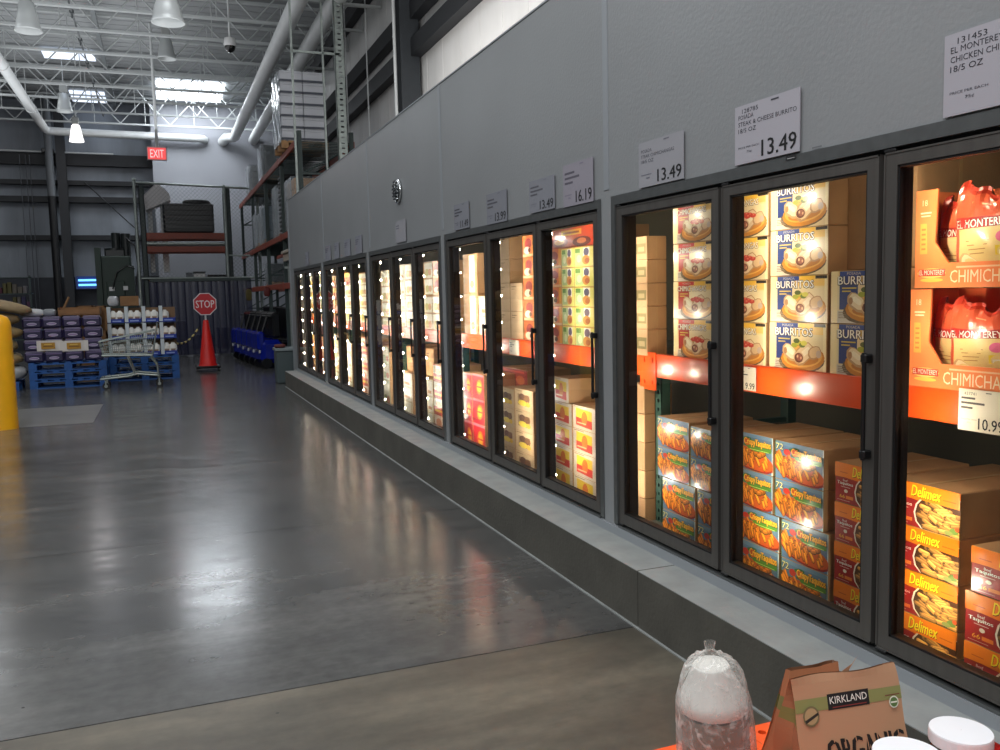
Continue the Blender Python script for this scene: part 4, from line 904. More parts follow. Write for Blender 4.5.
# tan sacks stacked at the left edge
TS = sack_mesh(.8, .85, .23, (150, 128, 88), 5, 'grain_sack'); TS2 = sack_mesh(.8, .85, .23, (134, 116, 84), 6, 'grain_sack')
xs = onY(-3, 340, 18.9).x
pal(xs-1.0, 18.55, 0, 'dark blue pallet under the tan sacks at the left edge')
tag(put('grain_sack', sack_mesh(.9, .9, .3, (176, 178, 180), 9, 'plastic_sack', .5), None, (xs, 18.9, .17)), 'white sack at the bottom of the sack pile at the left edge', 'sack')
for i in range(4): tag(put('grain_sack', (TS, TS2)[i % 2], None, (xs+[.02, -.04, .03, -.02][i], 18.9, .48+i*.25), .1*i), 'tan sack lying flat in the left edge pile, %s of four' % ['lowest', 'second lowest', 'third lowest', 'topmost'][i], 'sack', 'tan sacks')
o = tag(put('grain_sack', sack_mesh(.95, .6, .2, (150, 130, 98), 12, 'grain_sack'), None, (xs+.16, 18.75, 1.5)), 'long tan sack drooping over the top of the sack pile', 'sack'); o.rotation_euler = (0, .22, 0)
tag(put('grain_sack', sack_mesh(.45, .45, .28, (142, 126, 84), 14, 'grain_sack'), None, (xs-.26, 18.9, 1.72)), 'small rounded tan sack on the very top of the pile at the left edge', 'sack')
# bright merchandise shelf behind
P0_, P1_ = onY(-6, 306, 31), onY(31, 288, 31)
t = thing('display_rack', 'low rack of small colourful packets far behind the sacks', 'rack', (P0_.x, 31, 0))
b = MB(); Wd = P1_.x-P0_.x
for zz in (.5, 1.5, 1.95, 2.45): b.box(0, Wd, 0, .5, zz-.03, zz)
for x in (0, Wd-.05): b.box(x, x+.05, 0, .05, 0, 2.5)
b.build('shelf', DGREEN, t)
b = MB(); R_ = random.Random(3)
for zz in (1.5, 1.95):
    x = .06
    while x < Wd-.15:
        w_ = R_.uniform(.07, .14); h_ = R_.uniform(.18, .36); b.bbox(x, x+w_, .0, .16, zz, zz+h_, .01, 0, R_.choice([(70, 40, 66), (90, 84, 76), (76, 28, 42), (80, 74, 40), (50, 46, 76), (100, 96, 98)])); x += w_+.02
o = b.build('packet', INKM, t); o['kind'] = 'stuff'
# milk carton pallet
yM = 19.55; xM = onY(109, 350, yM).x; x2 = onY(178, 350, yM).x
PAL2 = pallet_mesh(x2-xM+.02, 1.15, .165)
for i in range(3): pal(xM-.01, yM, .167*i, 'blue wooden pallet under the boxed white jugs, %s of its stack' % ['lowest', 'middle', 'topmost'][i], PAL2, 'blue pallets at left')
def jug_mesh():
    b = MB(); b.lathe([(.001, 0), (.075, 0), (.08, .02), (.08, .15), (.07, .19), (.035, .215), (.03, .235), (.001, .236)], n=14, col=(238, 236, 230))
    a = Art(b, lambda u, v, k: (-.06+.12*u, -.0815-k*8+.0, .03+.1*v)); a.rect(.1, .1, .9, .8, (178, 160, 140)); a.rect(.2, .3, .8, .6, (120, 100, 84)); return b.mesh('milk_jug', INKM)
JG = jug_mesh(); tw = (x2-xM)/4; th = .345
def tray_mesh():
    b = MB(); b.box(0, tw-.01, 0, .36, 0, .012, 0, (40, 66, 150)); b.box(0, tw-.01, 0, .006, .012, .08, 0, (36, 62, 160)); b.box(0, tw-.01, .354, .36, .012, .3, 0, (120, 92, 66)); b.box(0, .07, -.001, .36, .012, .33, 0, (206, 214, 218)); b.box(tw-.02, tw-.01, .0, .36, .012, .1, 0, (40, 66, 150))
    a = Art(b, lambda u, v, k: (tw*u, -.001-k*8, .08*v)); a.rect(.3, .3, .8, .6, (150, 170, 220)); return b.mesh('jug_tray', INKM)
JT = tray_mesh()
for r_ in range(3):
    for c in range(4):
        x, z = xM+c*tw, .503+r_*th; wh = '%s tray in the %s row' % (CN[c], ['lowest', 'middle', 'top'][r_])
        tag(put('jug_tray', JT, None, (x, yM+.02, z)), 'blue edged carton tray holding white jugs, %s' % wh, 'tray', 'jug trays')
        for k_ in range(1 if (r_ == 2 and c == 3) else 2):
            tag(put('milk_jug', JG, None, (x+.125+.165*k_ if tw > .38 else x+.115+.125*k_, yM+.12, z+.013)), '%s white jug of the %s' % (['left', 'right'][k_], wh), 'jug', 'white jugs')
zt = .503+3*th
b = MB(); b.bbox(0, .36, 0, .3, 0, .2, .006); b.box(.1, .26, -.001, 0, .08, .13, 0)
P_ = onY(120, 300, 19.8); tag(b.build('shipping_carton', CARDD, None, (P_.x, 19.75, zt)), 'small brown carton sitting on top of the boxed white jugs', 'box')
P_ = onY(114, 300, 19.8); tag(put('plastic_sack', sack_mesh(.22, .25, .2, (180, 182, 186), 22, 'plastic_sack', .4), None, (P_.x-.02, 19.8, zt)), 'small white plastic bag beside the brown carton on the jug trays', 'sack')
P_ = onY(138, 300, 19.8); b = MB(); b.lathe([(.001, 0), (.04, 0), (.045, .12), (.02, .17), (.018, .2), (.001, .2)], n=12); tag(b.build('bottle', WHITEPL, None, (P_.x, 19.8, zt)), 'small white bottle standing right of the brown carton on the jug trays', 'bottle')
# brown open crates between
for i, (px0, px1) in enumerate(((76, 93), (95, 106))):
    A_ = onY(px0, 306, 22.5); B_ = onY(px1, 306, 22.5); W_ = B_.x-A_.x; b = MB(); zz = A_.z
    b.box(0, W_, 0, .6, 0, .02); b.box(0, .04, 0, .6, 0, zz); b.box(W_-.04, W_, 0, .6, 0, zz); b.box(0, W_, .56, .6, 0, zz); b.box(0, W_, 0, .03, 0, zz*.62); b.box(0, W_, 0, .04, zz-.05, zz)
    tag(b.build('open_crate', CARDD, None, (A_.x, 22.5, 0)), 'tall open brown crate standing behind, %s' % ['left one between the purple packs and the green machine', 'narrow right one beside the white jugs'][i], 'crate')
# slanting boards behind packs
b = MB(); A_ = onY(53, 318, 20.5); B_ = onY(68, 297, 20.5); b.cyl((A_.x-.5, 20.4, .02), (B_.x, 20.7, B_.z), .03, 4); tag(b.build('plank', CARDD), 'thin plank leaning up behind the purple packs', 'plank')
# ------------------------------------------------------------------ baler
GB = mat('dark_green_machine', (30, 50, 41), .5, noise=.12, nscale=3)
yB = 29; A_ = onY(97.5, 300, yB); B_ = onY(133, 300, yB); zT = onY(110, 256, yB).z; x0, x1 = A_.x, B_.x
t = thing('cardboard_baler', 'dark green upright baler machine against the far siding', 'machine', (x0, yB, 0)); W_ = x1-x0
b = MB(); b.bbox(.15, W_, 0, 1.2, 0, zT, .03); b.box(-.0, .16, -.05, .3, 0, zT+.25); b.box(W_-.1, W_+.08, -.05, .3, 0, zT-.3); b.build('machine_body', GB, t)
b = MB(); b.bbox(.28, W_-.2, -.06, 0, .5, zT-.75, .02); b.box(.3, W_-.22, -.09, -.06, zT-1.2, zT-1.12); b.box(.3, W_-.22, -.09, -.06, 1.0, 1.1); b.build('door_panel', GB, t)
b = MB(); b.cyl((W_*.6, .5, zT), (W_*.6, .5, zT+.72), .13, 14); b.cyl((W_*.88, .5, zT), (W_*.88, .5, zT+.7), .14, 14, 0); b.cyl((W_*.55, .5, zT), (W_*.55, .5, zT+.25), .3, 12); b.box(.3, .8, .2, .7, zT, zT+.18); b.build('ram_cylinder', mat('dark_ram', (24, 30, 30), .4), t)
b = MB(); b.tube([(W_*.9, .2, zT+.55), (W_+.15, .1, zT+.3), (W_+.2, 0, zT-.3), (W_+.12, 0, zT-.9)], .02); b.tube([(W_*.45, -.1, 2.0), (W_*.6, -.12, 2.5), (W_*.9, -.12, 2.7), (W_+.1, -.05, 2.6)], .02); b.build('hose', BLACKP, t)
b = MB(); zz = onY(111, 289, yB).z; b.box(W_*.35, W_*.5, -.07, -.061, zz-.06, zz+.06); b.box(W_*.75, W_*.88, -.07, -.061, zz-.04, zz+.08); b.build('warning_label', WHITEPL, t)
# blue insect lamp on the wall
A_ = onY(78, 288, 33.7); B_ = onY(100.5, 277, 33.7); W_ = B_.x-A_.x; H_ = B_.z-A_.z
t = thing('insect_lamp', 'glowing blue tube lamp on the dark wall left of the green machine', 'lamp', (A_.x, 33.7, A_.z))
b = MB(); b.box(0, W_, 0, .18, -.04, 0); b.box(0, W_, 0, .18, H_, H_+.04); b.box(-.06, .0, -.02, .18, -.04, H_+.04); b.box(W_, W_+.06, -.02, .18, -.04, H_+.04); b.box(0, W_, .15, .18, 0, H_); b.build('housing', mat('blue_grey_housing', (60, 84, 150), .4), t)
for zz in (H_*.28, H_*.72): b = MB(); b.cyl((0.02, .06, zz), (W_-.02, .06, zz), .035, 10); b.build('blue_tube', BLUEE, t)
# ------------------------------------------------------------------ caged rack with strip curtain
yF = 27
def fx(px, py=300): return onY(px, py, yF).x
for i, px in enumerate((141, 145.5, 228, 232)):
    pass
for i, (px, h) in enumerate(((147.5, 5.0), (233, 4.85))):
    t = thing('rack_upright', ['left dark rack upright of the chain link cage', 'right dark rack upright of the chain link cage'][i], 'rack', (fx(px), yF+.12, 0))
    b = MB(); b.box(-.07, .07, 0, .02, 0, h); b.box(-.07, -.05, 0, .1, 0, h); b.box(.05, .07, 0, .1, 0, h); b.box(-.07, .07, 1.0, 1.1, 0, h); b.build('post', DGREEN, t)
    b = MB()
    for k_ in range(6): b.cyl((0, .1, .3+k_*.75), (0, 1.0, .3+(k_+1)*.75-.1), .02, 5)
    b.build('brace', DGREEN, t)
t = thing('chain_link_fence', 'tall chain link fence panel with thin steel posts in front of the rack', 'fence', (0, yF, 0))
xl, xm, xr = fx(141), fx(229.5), fx(262)
b = MB()
for x in (xl, xm, xr): b.cyl((x, 0, 0), (x, 0, 5.0 if x == xl else 4.87), .045, 10); b.ball((x, 0, 5.02 if x == xl else 4.88), .06, .06, .06, 8, 5)
b.cyl((xl, 0, 4.95), (xr, 0, 4.84), .03, 8); b.cyl((xm, 0, 2.9), (xr, 0, 2.88), .025, 8); b.cyl((xl, 0, 2.26), (xr, 0, 2.24), .03, 8)
b.build('fence_post', STEEL, t)
b = MB(); z0, z1 = 2.27, 4.9; Wd = xr-xl; Hd = z1-z0; sp = .115; n = int((Wd+Hd)/sp)
for i in range(n):
    c = i*sp
    a0 = (max(0, c-Hd), min(c, Hd)); a1 = (min(c, Wd), max(0, c-Wd))
    b.cyl((xl+a0[0], 0, z0+a0[1]), (xl+a1[0], 0, z0+a1[1]), .0036, 3, caps=False)
    b.cyl((xl+Wd-(a0[0]), .006, z0+a0[1]), (xl+Wd-(a1[0]), .006, z0+a1[1]), .0036, 3, caps=False)
o = b.build('wire_mesh', mat('dull_chain_link', (84, 88, 90), .6, .3), t)
for i, (za, zb, lab) in enumerate(((onY(180, 239, yF).z, onY(180, 232.5, yF).z, 'upper rust orange beam of the caged rack under the black wrapped load'), (onY(180, 252, yF).z, onY(180, 246, yF).z, 'second rust orange beam of the caged rack, just below the first'))):
    b = MB(); b.bbox(fx(147.5)+.07, fx(233)-.07, yF+.13, yF+.2, za, zb, .01); b.bbox(fx(147.5)+.07, fx(233)-.07, yF+1.0, yF+1.07, za, zb, .01)
    tag(b.build('rack_beam', RUST), lab, 'rack beam', 'beams of the caged rack')
b = MB(); zd = onY(180, 243, yF).z; b.box(fx(147.5)+.07, fx(233)-.07, yF+.1, yF+1.1, zd-.03, zd+.02)
for k_ in range(12): x = fx(147.5)+.1+k_*.17; b.cyl((x, yF+.1, zd+.03), (x, yF+1.1, zd+.03), .015, 5)
tag(b.build('wire_deck', STEEL), 'pale wire deck between the two rust orange beams', 'rack deck')
b = MB(); zs_ = 2.24; b.box(fx(147.5)+.07, fx(236), yF+.1, yF+1.0, zs_-.08, zs_-.02)
tag(b.build('shelf_board', CARDD), 'worn board shelf just above the strip curtain', 'shelf')
# black wrapped load
A_ = onY(164, 231.5, yF+.3); B_ = onY(213, 204, yF+.3); t = thing('wrapped_pallet_load', 'black stretch wrapped load with a low dome on top behind the chain link', 'pallet load', (A_.x, yF+.2, onY(180, 232.4, yF).z))
W_ = B_.x-A_.x; H_ = B_.z-t.location.z; b = MB(); b.bbox(0, W_, 0, .9, 0, H_, .05)
for k_ in range(6): b.bbox(-.01, W_+.01, -.012, .9, .08+k_*.14, .13+k_*.14, .01)
b.build('load', BLACKW, t); b = MB(); b.lathe([(.001, H_+.13), (.36, H_+.12), (.4, H_+.06), (.38, H_-.005)], c=(W_*.68, .45, 0), n=20); b.build('lid', BLACKW, t)
# slanted white boxes at the left of the cage
A_ = onY(144, 211, 28.2); t = thing('slanted_duct', 'pale slanted rectangular duct hood behind the left cage post', 'duct', (A_.x, 28.4, A_.z))
b = MB(); W_ = .75
if True:
    v = [(.05, -.4, .0), (.75, -.4, .32), (.72, -.4, .5), (.4, -.4, .82), (.0, -.4, .42)]; v2 = [(x, .4, z) for x, y, z in v]
    b.face(v); b.face(v2[::-1])
    for i in range(5): j = (i+1) % 5; b.face([v[j], v[i], v2[i], v2[j]])
b.build('duct_hood', mat('pale_duct', (225, 220, 220), .5), t)
b = MB(); b.box(.45, .62, -.1, .1, -1.8, .3); b.box(.1, .22, -.1, .1, -1.8, .1); b.build('duct_leg', WHITEP, t)
# small things on the shelf
for (px0, px1, py, ct, nm, lab, m_) in ((186.5, 192.5, 272.5, 'box', 'small_box', 'small grey box on the shelf above the strip curtain', mat('grey_box', (120, 126, 132), .6)), (194, 205, 271.5, 'box', 'small_box', 'white box with a dark lid on the shelf above the strip curtain', WHITEPL), (208, 229, 274.5, 'tray', 'flat_tray', 'low dark tray on the shelf at the right above the strip curtain', BLACKP)):
    A_ = onY(px0, 279, yF+.3); B_ = onY(px1, py, yF+.3); b = MB(); h_ = B_.z-(zs_-.02); b.bbox(0, B_.x-A_.x, 0, .3, 0, h_*.75, .01, 0); b.bbox(-.01, B_.x-A_.x+.01, -.01, .31, h_*.75, h_, .01, 1)
    tag(b.build(nm, [m_, BLACKP if nm != 'small_box' or 'white' in lab else m_], None, (A_.x, yF+.25, zs_-.02)), lab, ct)
# strip curtain
t = thing('strip_curtain', 'smoky violet plastic strip curtain hanging below the cage', 'curtain', (fx(151), yF-.12, 0))
x0, x1 = fx(152), fx(252); n = 15; sw = (x1-x0)/n
b = MB(); b.box(0, x1-x0, -.05, .05, 2.16, 2.24); b.build('curtain_rail', DGREEN, t)
for i in range(n):
    b = MB(); m_ = 4; R_ = random.Random(i)
    for k_ in range(m_):
        u0, u1 = k_/m_, (k_+1)/m_; f_ = lambda u: -.012*math.sin(PI*u)+(.01 if i % 2 else 0)
        b.face([(i*sw-.02+u0*(sw+.04), f_(u0), .03+.02*R_.random()), (i*sw-.02+u1*(sw+.04), f_(u1), .03), (i*sw-.02+u1*(sw+.04), f_(u1), 2.18), (i*sw-.02+u0*(sw+.04), f_(u0), 2.18)], 0, None, True)
    b.build('plastic_strip', STRIP, t)
for i in range(3):
    b = MB(); A_ = fx((168, 196, 222)[i]); hh = (.5, .28, .38)[i]; b.bbox(0, .6, 0, .5, .1, hh*2, .02); b.box(.05, .12, .05, .45, 0, .1); b.box(.48, .55, .05, .45, 0, .1)
    tag(b.build('storage_cart', [mat('dim_cart_grey', (96, 100, 116), .6)], None, (A_-.1, yF+1.35, 0)), 'dim grey bin seen through the strip curtain, %s of three' % ['left', 'middle', 'right'][i], 'bin', 'bins behind the strip curtain')
# ------------------------------------------------------------------ stop sign cone
C0 = onZ(208.5, 370.5); yC = C0.y; t = thing('stop_cone', 'red traffic cone on a rolling base carrying an octagonal STOP sign', 'traffic cone', (C0.x, yC, 0))
b = MB(); b.bbox(-.27, .27, -.27, .27, .07, .12, .02); b.build('base_plate', BLACKP, t)
for sx_ in (-1, 1):
    for sy_ in (-1, 1): b = MB(); b.cyl((sx_*.23-.02, sy_*.22, .035), (sx_*.23+.02, sy_*.22, .035), .035, 10); b.box(sx_*.23-.012, sx_*.23+.012, sy_*.22-.012, sy_*.22+.012, .04, .08); b.build('caster_wheel', BLACKP, t)
b = MB(); b.lathe([(.21, .12), (.2, .14), (.185, .16), (.06, 1.14), (.05, 1.16), (.001, 1.165)], n=24); b.build('cone_body', REDP, t)
zs1 = onY(207, 304, yC).z; b = MB(); b.cyl((0, 0, 1.1), (0, 0, zs1-.1), .022, 10); b.build('sign_pole', WHITEP, t)
r = .27; b = MB(); oc = [(r*math.cos(PI/8+PI/4*k_), r*math.sin(PI/8+PI/4*k_)) for k_ in range(8)]
b.face([(x, .012, z) for x, z in oc][::-1], 0, (150, 150, 150)); b.face([(x, -.012, z) for x, z in oc], 0, (226, 220, 222))
for k_ in range(8): p, q = oc[k_], oc[(k_+1) % 8]; b.face([(p[0], -.012, p[1]), (p[0], .012, p[1]), (q[0], .012, q[1]), (q[0], -.012, q[1])], 0, (226, 220, 222))
a = Art(b, lambda u, v, k: (u, -.0125-k*20, v)); a.clip = False; a.poly([(x*.93, z*.93) for x, z in oc], (190, 22, 34)); a.text('STOP', -.2, -.085, .4, .17, (236, 226, 228)); a.text('STOP', -.197, -.085, .4, .17, (236, 226, 228))
b.build('stop_sign', mat('sign_print', attr=True, rough=.4), t, (0, -.036, zs1))
b = MB(); A_ = onY(199, 327, yC); B_ = onY(176, 344, yM+.5); R_ = 12
pts = [Vector((A_.x, yC-.03, A_.z)).lerp(Vector((B_.x, yM+.6, B_.z)), q/R_) - Vector((0, 0, .12*math.sin(PI*q/R_))) for q in range(R_+1)]
for i in range(R_): b.tube([pts[i], pts[i+1]], .022, 6, 0, (216, 200, 130) if i % 2 else (24, 24, 26))
tag(b.build('striped_rope', INKM), 'black and pale striped barrier rope from the cone to the jug pallet', 'rope')
# ------------------------------------------------------------------ shopping cart (nose to the left)
CW_ = mat('cart_wire', (150, 158, 154), .35, .7)
def wire(b, p, r=.006, n=5, m=0): b.tube(p, r, n, m)
c0 = onZ(100, 388.5); c1 = onZ(161, 385.5); yc = 17.75; X0 = onY(97, 340, yc).x; X1 = onY(160, 340, yc).x; Lc = X1-X0
t = thing('shopping_cart', 'empty wire shopping cart parked in front of the blue pallets, handle to the right', 'shopping cart', (X0, yc, 0)); Wc = .56
def zz(py): return onY(130, py, yc).z
zb, zt0, zt1, zh = zz(354), zz(341), zz(331), zz(324)
b = MB(); yA, yB_ = 0, Wc
tl, tr = (.02, zt0), (Lc*.92, zt1); bl, br = (.08, zb-.0), (Lc*.80, zb-.04)
for yy in (yA, yB_):
    wire(b, [(tl[0], yy, tl[1]), (tr[0], yy, tr[1])], .012); wire(b, [(bl[0], yy, bl[1]), (br[0], yy, br[1])], .012)
    n = 26
    for i in range(n+1):
        q = i/n; wire(b, [(bl[0]+(br[0]-bl[0])*q, yy, bl[1]+(br[1]-bl[1])*q), (tl[0]+(tr[0]-tl[0])*q, yy, tl[1]+(tr[1]-tl[1])*q)], .0045, 4)
    for k_ in (1, 2, 3):
        q = k_/4; wire(b, [(bl[0]+(tl[0]-bl[0])*q, yy, bl[1]+(tl[1]-bl[1])*q), (br[0]+(tr[0]-br[0])*q, yy, br[1]+(tr[1]-br[1])*q)], .007, 4)
for i in range(13):
    yy = Wc*i/12; wire(b, [(tl[0], yy, tl[1]), (bl[0], yy, bl[1]), (br[0], yy, br[1]), (tr[0], yy, tr[1])], .0045, 4)
for i in range(20):
    q = i/19; wire(b, [(bl[0]+(br[0]-bl[0])*q, 0, bl[1]+(br[1]-bl[1])*q), (bl[0]+(br[0]-bl[0])*q, Wc, bl[1]+(br[1]-bl[1])*q)], .0045, 4)
wire(b, [(tl[0], 0, tl[1]), (tl[0], Wc, tl[1])], .012); wire(b, [(tr[0], 0, tr[1]), (tr[0], Wc, tr[1])], .01)
b.build('wire_basket', CW_, t)
b = MB()
for yy in (-.015, Wc+.015):
    wire(b, [(Lc*.97, yy, zh), (Lc*.88, yy, zb+.02), (Lc*.84, yy, zb-.08), (Lc*.93, yy, .42), (Lc*.94, yy, .2)], .017, 8)
    wire(b, [(Lc*.86, yy, zb-.04), (.06, yy, zb-.01)], .02, 8); wire(b, [(Lc*.45, yy, zb-.02), (Lc*.56, yy, .28)], .014, 8)
wire(b, [(Lc*.84, -.015, zb-.08), (Lc*.84, Wc+.015, zb-.08)], .014)
b.build('cart_frame', CW_, t)
b = MB()
for yy in (.02, Wc-.02): wire(b, [(.02, yy, .2), (Lc*.45, yy, .23), (Lc*.6, yy, .27), (Lc*.94, yy, .22)], .022, 8)
for i in range(9): wire(b, [(.06+i*.12, .02, .215), (.06+i*.12, Wc-.02, .215)], .008)
wire(b, [(.02, .02, .2), (.02, Wc-.02, .2)], .022); b.build('bottom_rack', CW_, t)
b = MB(); b.cyl((Lc*.975, -.03, zh), (Lc*.975, Wc+.03, zh), .022, 10); b.build('handle', REDP if False else BLACKP, t)
b = MB(); b.face([(Lc*.86, .06, zb+.03), (Lc*.86, Wc-.06, zb+.03), (Lc*.93, Wc-.06, zt1+.02), (Lc*.93, .06, zt1+.02)]); b.box(Lc*.7, Lc*.87, .08, Wc-.08, zb+.12, zb+.13); b.build('child_seat', mat('seat_plastic', (110, 116, 120), .5), t)
for x in (.1, Lc*.95):
    for yy in (.03, Wc-.03):
        b = MB(); b.cyl((x, yy-.018, .065), (x, yy+.018, .065), .065, 14, 0); b.cyl((x, yy-.02, .065), (x, yy+.02, .065), .03, 10, 1); b.box(x-.012, x+.012, yy-.028, yy-.02, .06, .2, 1); b.box(x-.012, x+.012, yy+.02, yy+.028, .06, .2, 1); b.box(x-.02, x+.02, yy-.028, yy+.028, .17, .21, 1)
        b.build('wheel', [BLACKP, CW_], t)
# ------------------------------------------------------------------ row of blue hand carts by the rack
def scrub(x, y, rz, lab):
    t = thing('electric_cart', lab, 'mobility cart', (x, y, 0), rz, 'blue electric carts')
    b = MB(); b.bbox(-.28, .28, -.42, .12, .12, .66, .1); b.bbox(-.24, .24, .1, .5, .12, .22, .03); b.bbox(-.22, .22, -.48, -.3, .42, .86, .05); b.build('blue_fairing', BLUEG, t)
    b = MB(); b.bbox(-.24, .24, .1, .5, .55, .64, .03); b.bbox(-.24, .24, .45, .53, .6, 1.4, .03); b.bbox(-.22, .22, -.1, .1, .7, 1.3, .05); b.bbox(-.1, .1, .2, .4, .22, .55, .02); b.build('seat', BLACKP, t)
    b = MB(); b.cyl((0, -.3, .8), (0, -.16, 1.2), .03); b.cyl((-.28, -.14, 1.2), (.28, -.14, 1.2), .022); b.build('tiller', BLACKP, t)
    for sx_ in (-1, 1):
        for yy in (-.3, .38): b = MB(); b.cyl((sx_*.25-.04, yy, .12), (sx_*.25+.04, yy, .12), .12, 14); b.build('wheel', BLACKP, t)
    b = MB(); b.cyl((-.2, -.43, .4), (-.2, -.45, .4), .04, 10); b.cyl((.2, -.43, .4), (.2, -.45, .4), .04, 10); b.build('headlamp', WHITEPL, t)
    return t
for i in range(5):
    P_ = onZ(262-5.5*i, 369-2.2*i); scrub(P_.x+.35, P_.y+.35, -PI/2+.25, 'blue and black electric cart beyond the kerb, %s in the row' % ['first', 'second', 'third', 'fourth', 'farthest'][i])
# ------------------------------------------------------------------ storage rack beyond the freezer
XR = 2.62; zl1, zl2 = 3.02, 4.64
ups = [17.25, 19.9, 23.0, 26.3, 29.8]
for i, y in enumerate(ups):
    t = thing('rack_upright', 'tall green frame of the storage rack beyond the freezer, %s from it' % ORD[i], 'rack', (XR, y, 0)); H_ = 4.6 if i else 4.7
    b = MB(); b.box(0, .08, -.05, .05, 0, H_+.1); b.box(1.0, 1.08, -.05, .05, 0, H_+.1); b.build('post', DGREEN, t)
    b = MB()
    for k_ in range(5): b.cyl((.08, 0, .4+k_*.9), (1.0, 0, .9+k_*.9), .02, 5); b.box(.08, 1.0, -.02, .02, .38+k_*.9, .42+k_*.9)
    b.build('brace', DGREEN, t)
for zi, zl in enumerate((1.95, zl1, zl2)):
    for i, (a_, b_) in enumerate(zip(ups, ups[1:])):
        b = MB(); b.bbox(XR-.04, XR, a_+.05, b_-.05, zl-.13, zl, .006); b.bbox(XR+1.08, XR+1.12, a_+.05, b_-.05, zl-.13, zl, .006)
        b.box(XR-.045, XR-.04, a_-.04, a_+.05, zl-.16, zl+.03)
        n = 14
        for k_ in range(n): y = a_+.15+k_*(b_-a_-.3)/(n-1); b.box(XR, XR+1.08, y-.015, y+.015, zl-.03, zl-.01, 1)
        tag(b.build('rack_beam', [RUST, DGREEN]), 'rust orange %s shelf beam of the storage rack, %s bay from the freezer' % (['lowest', 'middle', 'top'][zi], ORD[i]), 'rack beam', 'beams of the storage rack')
# white lidded boxes wrapped on a wooden pallet at the top
PB = onY(283, 148, 18.3); zP = zl2+.0; yq = 18.3
x0 = onY(281, 110, yq).x; x1 = onY(326.5, 110, yq).x
PBX = put('pallet', pallet_mesh(x1-x0+.04, 1.1, .15, WOOD), None, (x0-.02, yq, zP)); tag(PBX, 'wooden pallet carrying the stack of white boxes high on the rack', 'pallet')
zb0, zb1 = zP+.152, onY(300, 71, yq).z; hb = (zb1-zb0)/6; bw = (x1-x0)/2
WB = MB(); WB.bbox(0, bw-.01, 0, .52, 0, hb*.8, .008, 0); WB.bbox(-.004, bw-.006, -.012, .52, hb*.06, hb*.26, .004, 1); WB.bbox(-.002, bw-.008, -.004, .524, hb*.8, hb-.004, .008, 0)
WBM = WB.mesh('white_box', [mat('white_carton', (206, 208, 214), .5), mat('box_stripe_grey', (84, 88, 98), .6)])  # second material is the darker grey stripe low on each box
for r_ in range(6):
    for c in range(2):
        for dd in range(2):
            tag(put('white_box', WBM, None, (x0+c*bw, yq+.02+dd*.54, zb0+r_*hb)), 'white lidded box, %s %s of the %s layer, high pallet' % (['left', 'right'][c], ['front', 'rear'][dd], ['bottom', 'second', 'third', 'fourth', 'fifth', 'top'][r_]), 'box', 'white boxes on the high pallet')
b = MB(); n = 10; zA, zB2 = zb0-.04, zb1+.01
for i in range(n):
    for j in range(14):
        f_ = lambda y, z: (x0-.025-.015*math.sin(y*19+z*7)*math.sin(z*15+y*5), y, z)
        ya, yb2 = yq-.01+i*.12, yq-.01+(i+1)*.12; za, zb_ = zA+(zB2-zA)*j/14, zA+(zB2-zA)*(j+1)/14
        b.face([f_(ya, za), f_(yb2, za), f_(yb2, zb_), f_(ya, zb_)], 0, None, True)
tag(b.build('stretch_wrap', WRAP), 'crumpled clear stretch film on the left side of the white box stack', 'plastic film')
# other loads
def load(x, y, z, w, d, h, m, lab, nm='wrapped_pallet_load', wrap=True, rows=4, pal_=True):
    t = thing(nm, lab, 'pallet load', (x, y, z))
    if pal_: 
        b = MB(); 
        for k_ in range(5): b.box(k_*(w-.1)/4, k_*(w-.1)/4+.1, 0, d, .09, .11)
        for yy in (0, d/2, d-.08): b.box(0, w, yy, yy+.08, .0, .09)
        b.build('pallet_base', WOOD, t)
    b = MB(); z0 = .112 if pal_ else 0; rh = (h-z0)/rows
    for r_ in range(rows):
        for c in range(2):
            for e in range(2): b.bbox(.02+c*(w/2-.01), w/2+c*(w/2-.01), .01+e*(d/2-.01), d/2-.01+e*(d/2-.01), z0+r_*rh, z0+(r_+1)*rh-.008, .008)
    o = b.build('carton_stack', m, t); 
    if wrap:
        b = MB(); n = 10; q = 8; R_ = random.Random(int(x*99+y*7)); ring = [(0, 0)]
        pts = [(w*i/q, 0) for i in range(q)]+[(w, d*i/q) for i in range(q)]+[(w-w*i/q, d) for i in range(q)]+[(0, d-d*i/q) for i in range(q)]
        vs = []
        for j in range(n+1):
            for (px, py) in pts:
                e = .03+.012*R_.random(); nx_ = (px-w/2)/(w/2); ny_ = (py-d/2)/(d/2); vs.append((px+nx_*e, py+ny_*e, h*j/n+.02))
        N_ = len(pts); b.faces(vs, [(j*N_+i, j*N_+(i+1) % N_, (j+1)*N_+(i+1) % N_, (j+1)*N_+i) for j in range(n) for i in range(N_)], 0, None, True)
        b.build('stretch_wrap', WRAP, t)
    return t
GB_ = mat('dark_grey_bin', (66, 72, 74), .5); WC = mat('pale_carton', (176, 180, 184), .6, noise=.08)
load(XR+.03, 23.15, zl2, .95, 1.0, .85, GB_, 'dark grey wrapped bin stack on the top level behind the white boxes', rows=1)
load(XR+.03, 26.45, zl2, .95, 1.0, .8, WC, 'pale load in bright plastic film at the far end of the top level')
load(XR+.0, 18.0, zl1, .95, 1.1, 1.0, CARD, 'brown carton load in plastic film on the middle level nearest the freezer')
t = thing('tray_stack', 'tall stack of dark ridged trays on the middle level', 'tray stack', (XR+.02, 19.95, zl1)); 
for k_ in range(14): b = MB(); b.bbox(0, .7, 0, .55, k_*.095, k_*.095+.06, .012); b.bbox(.05, .65, .05, .5, k_*.095+.06, k_*.095+.094, .01); b.build('tray', BLACKP, t)
load(XR+.1, 21.1, zl1, .9, 1.0, 1.2, WC, 'pale wrapped load beside the dark tray stack on the middle level')
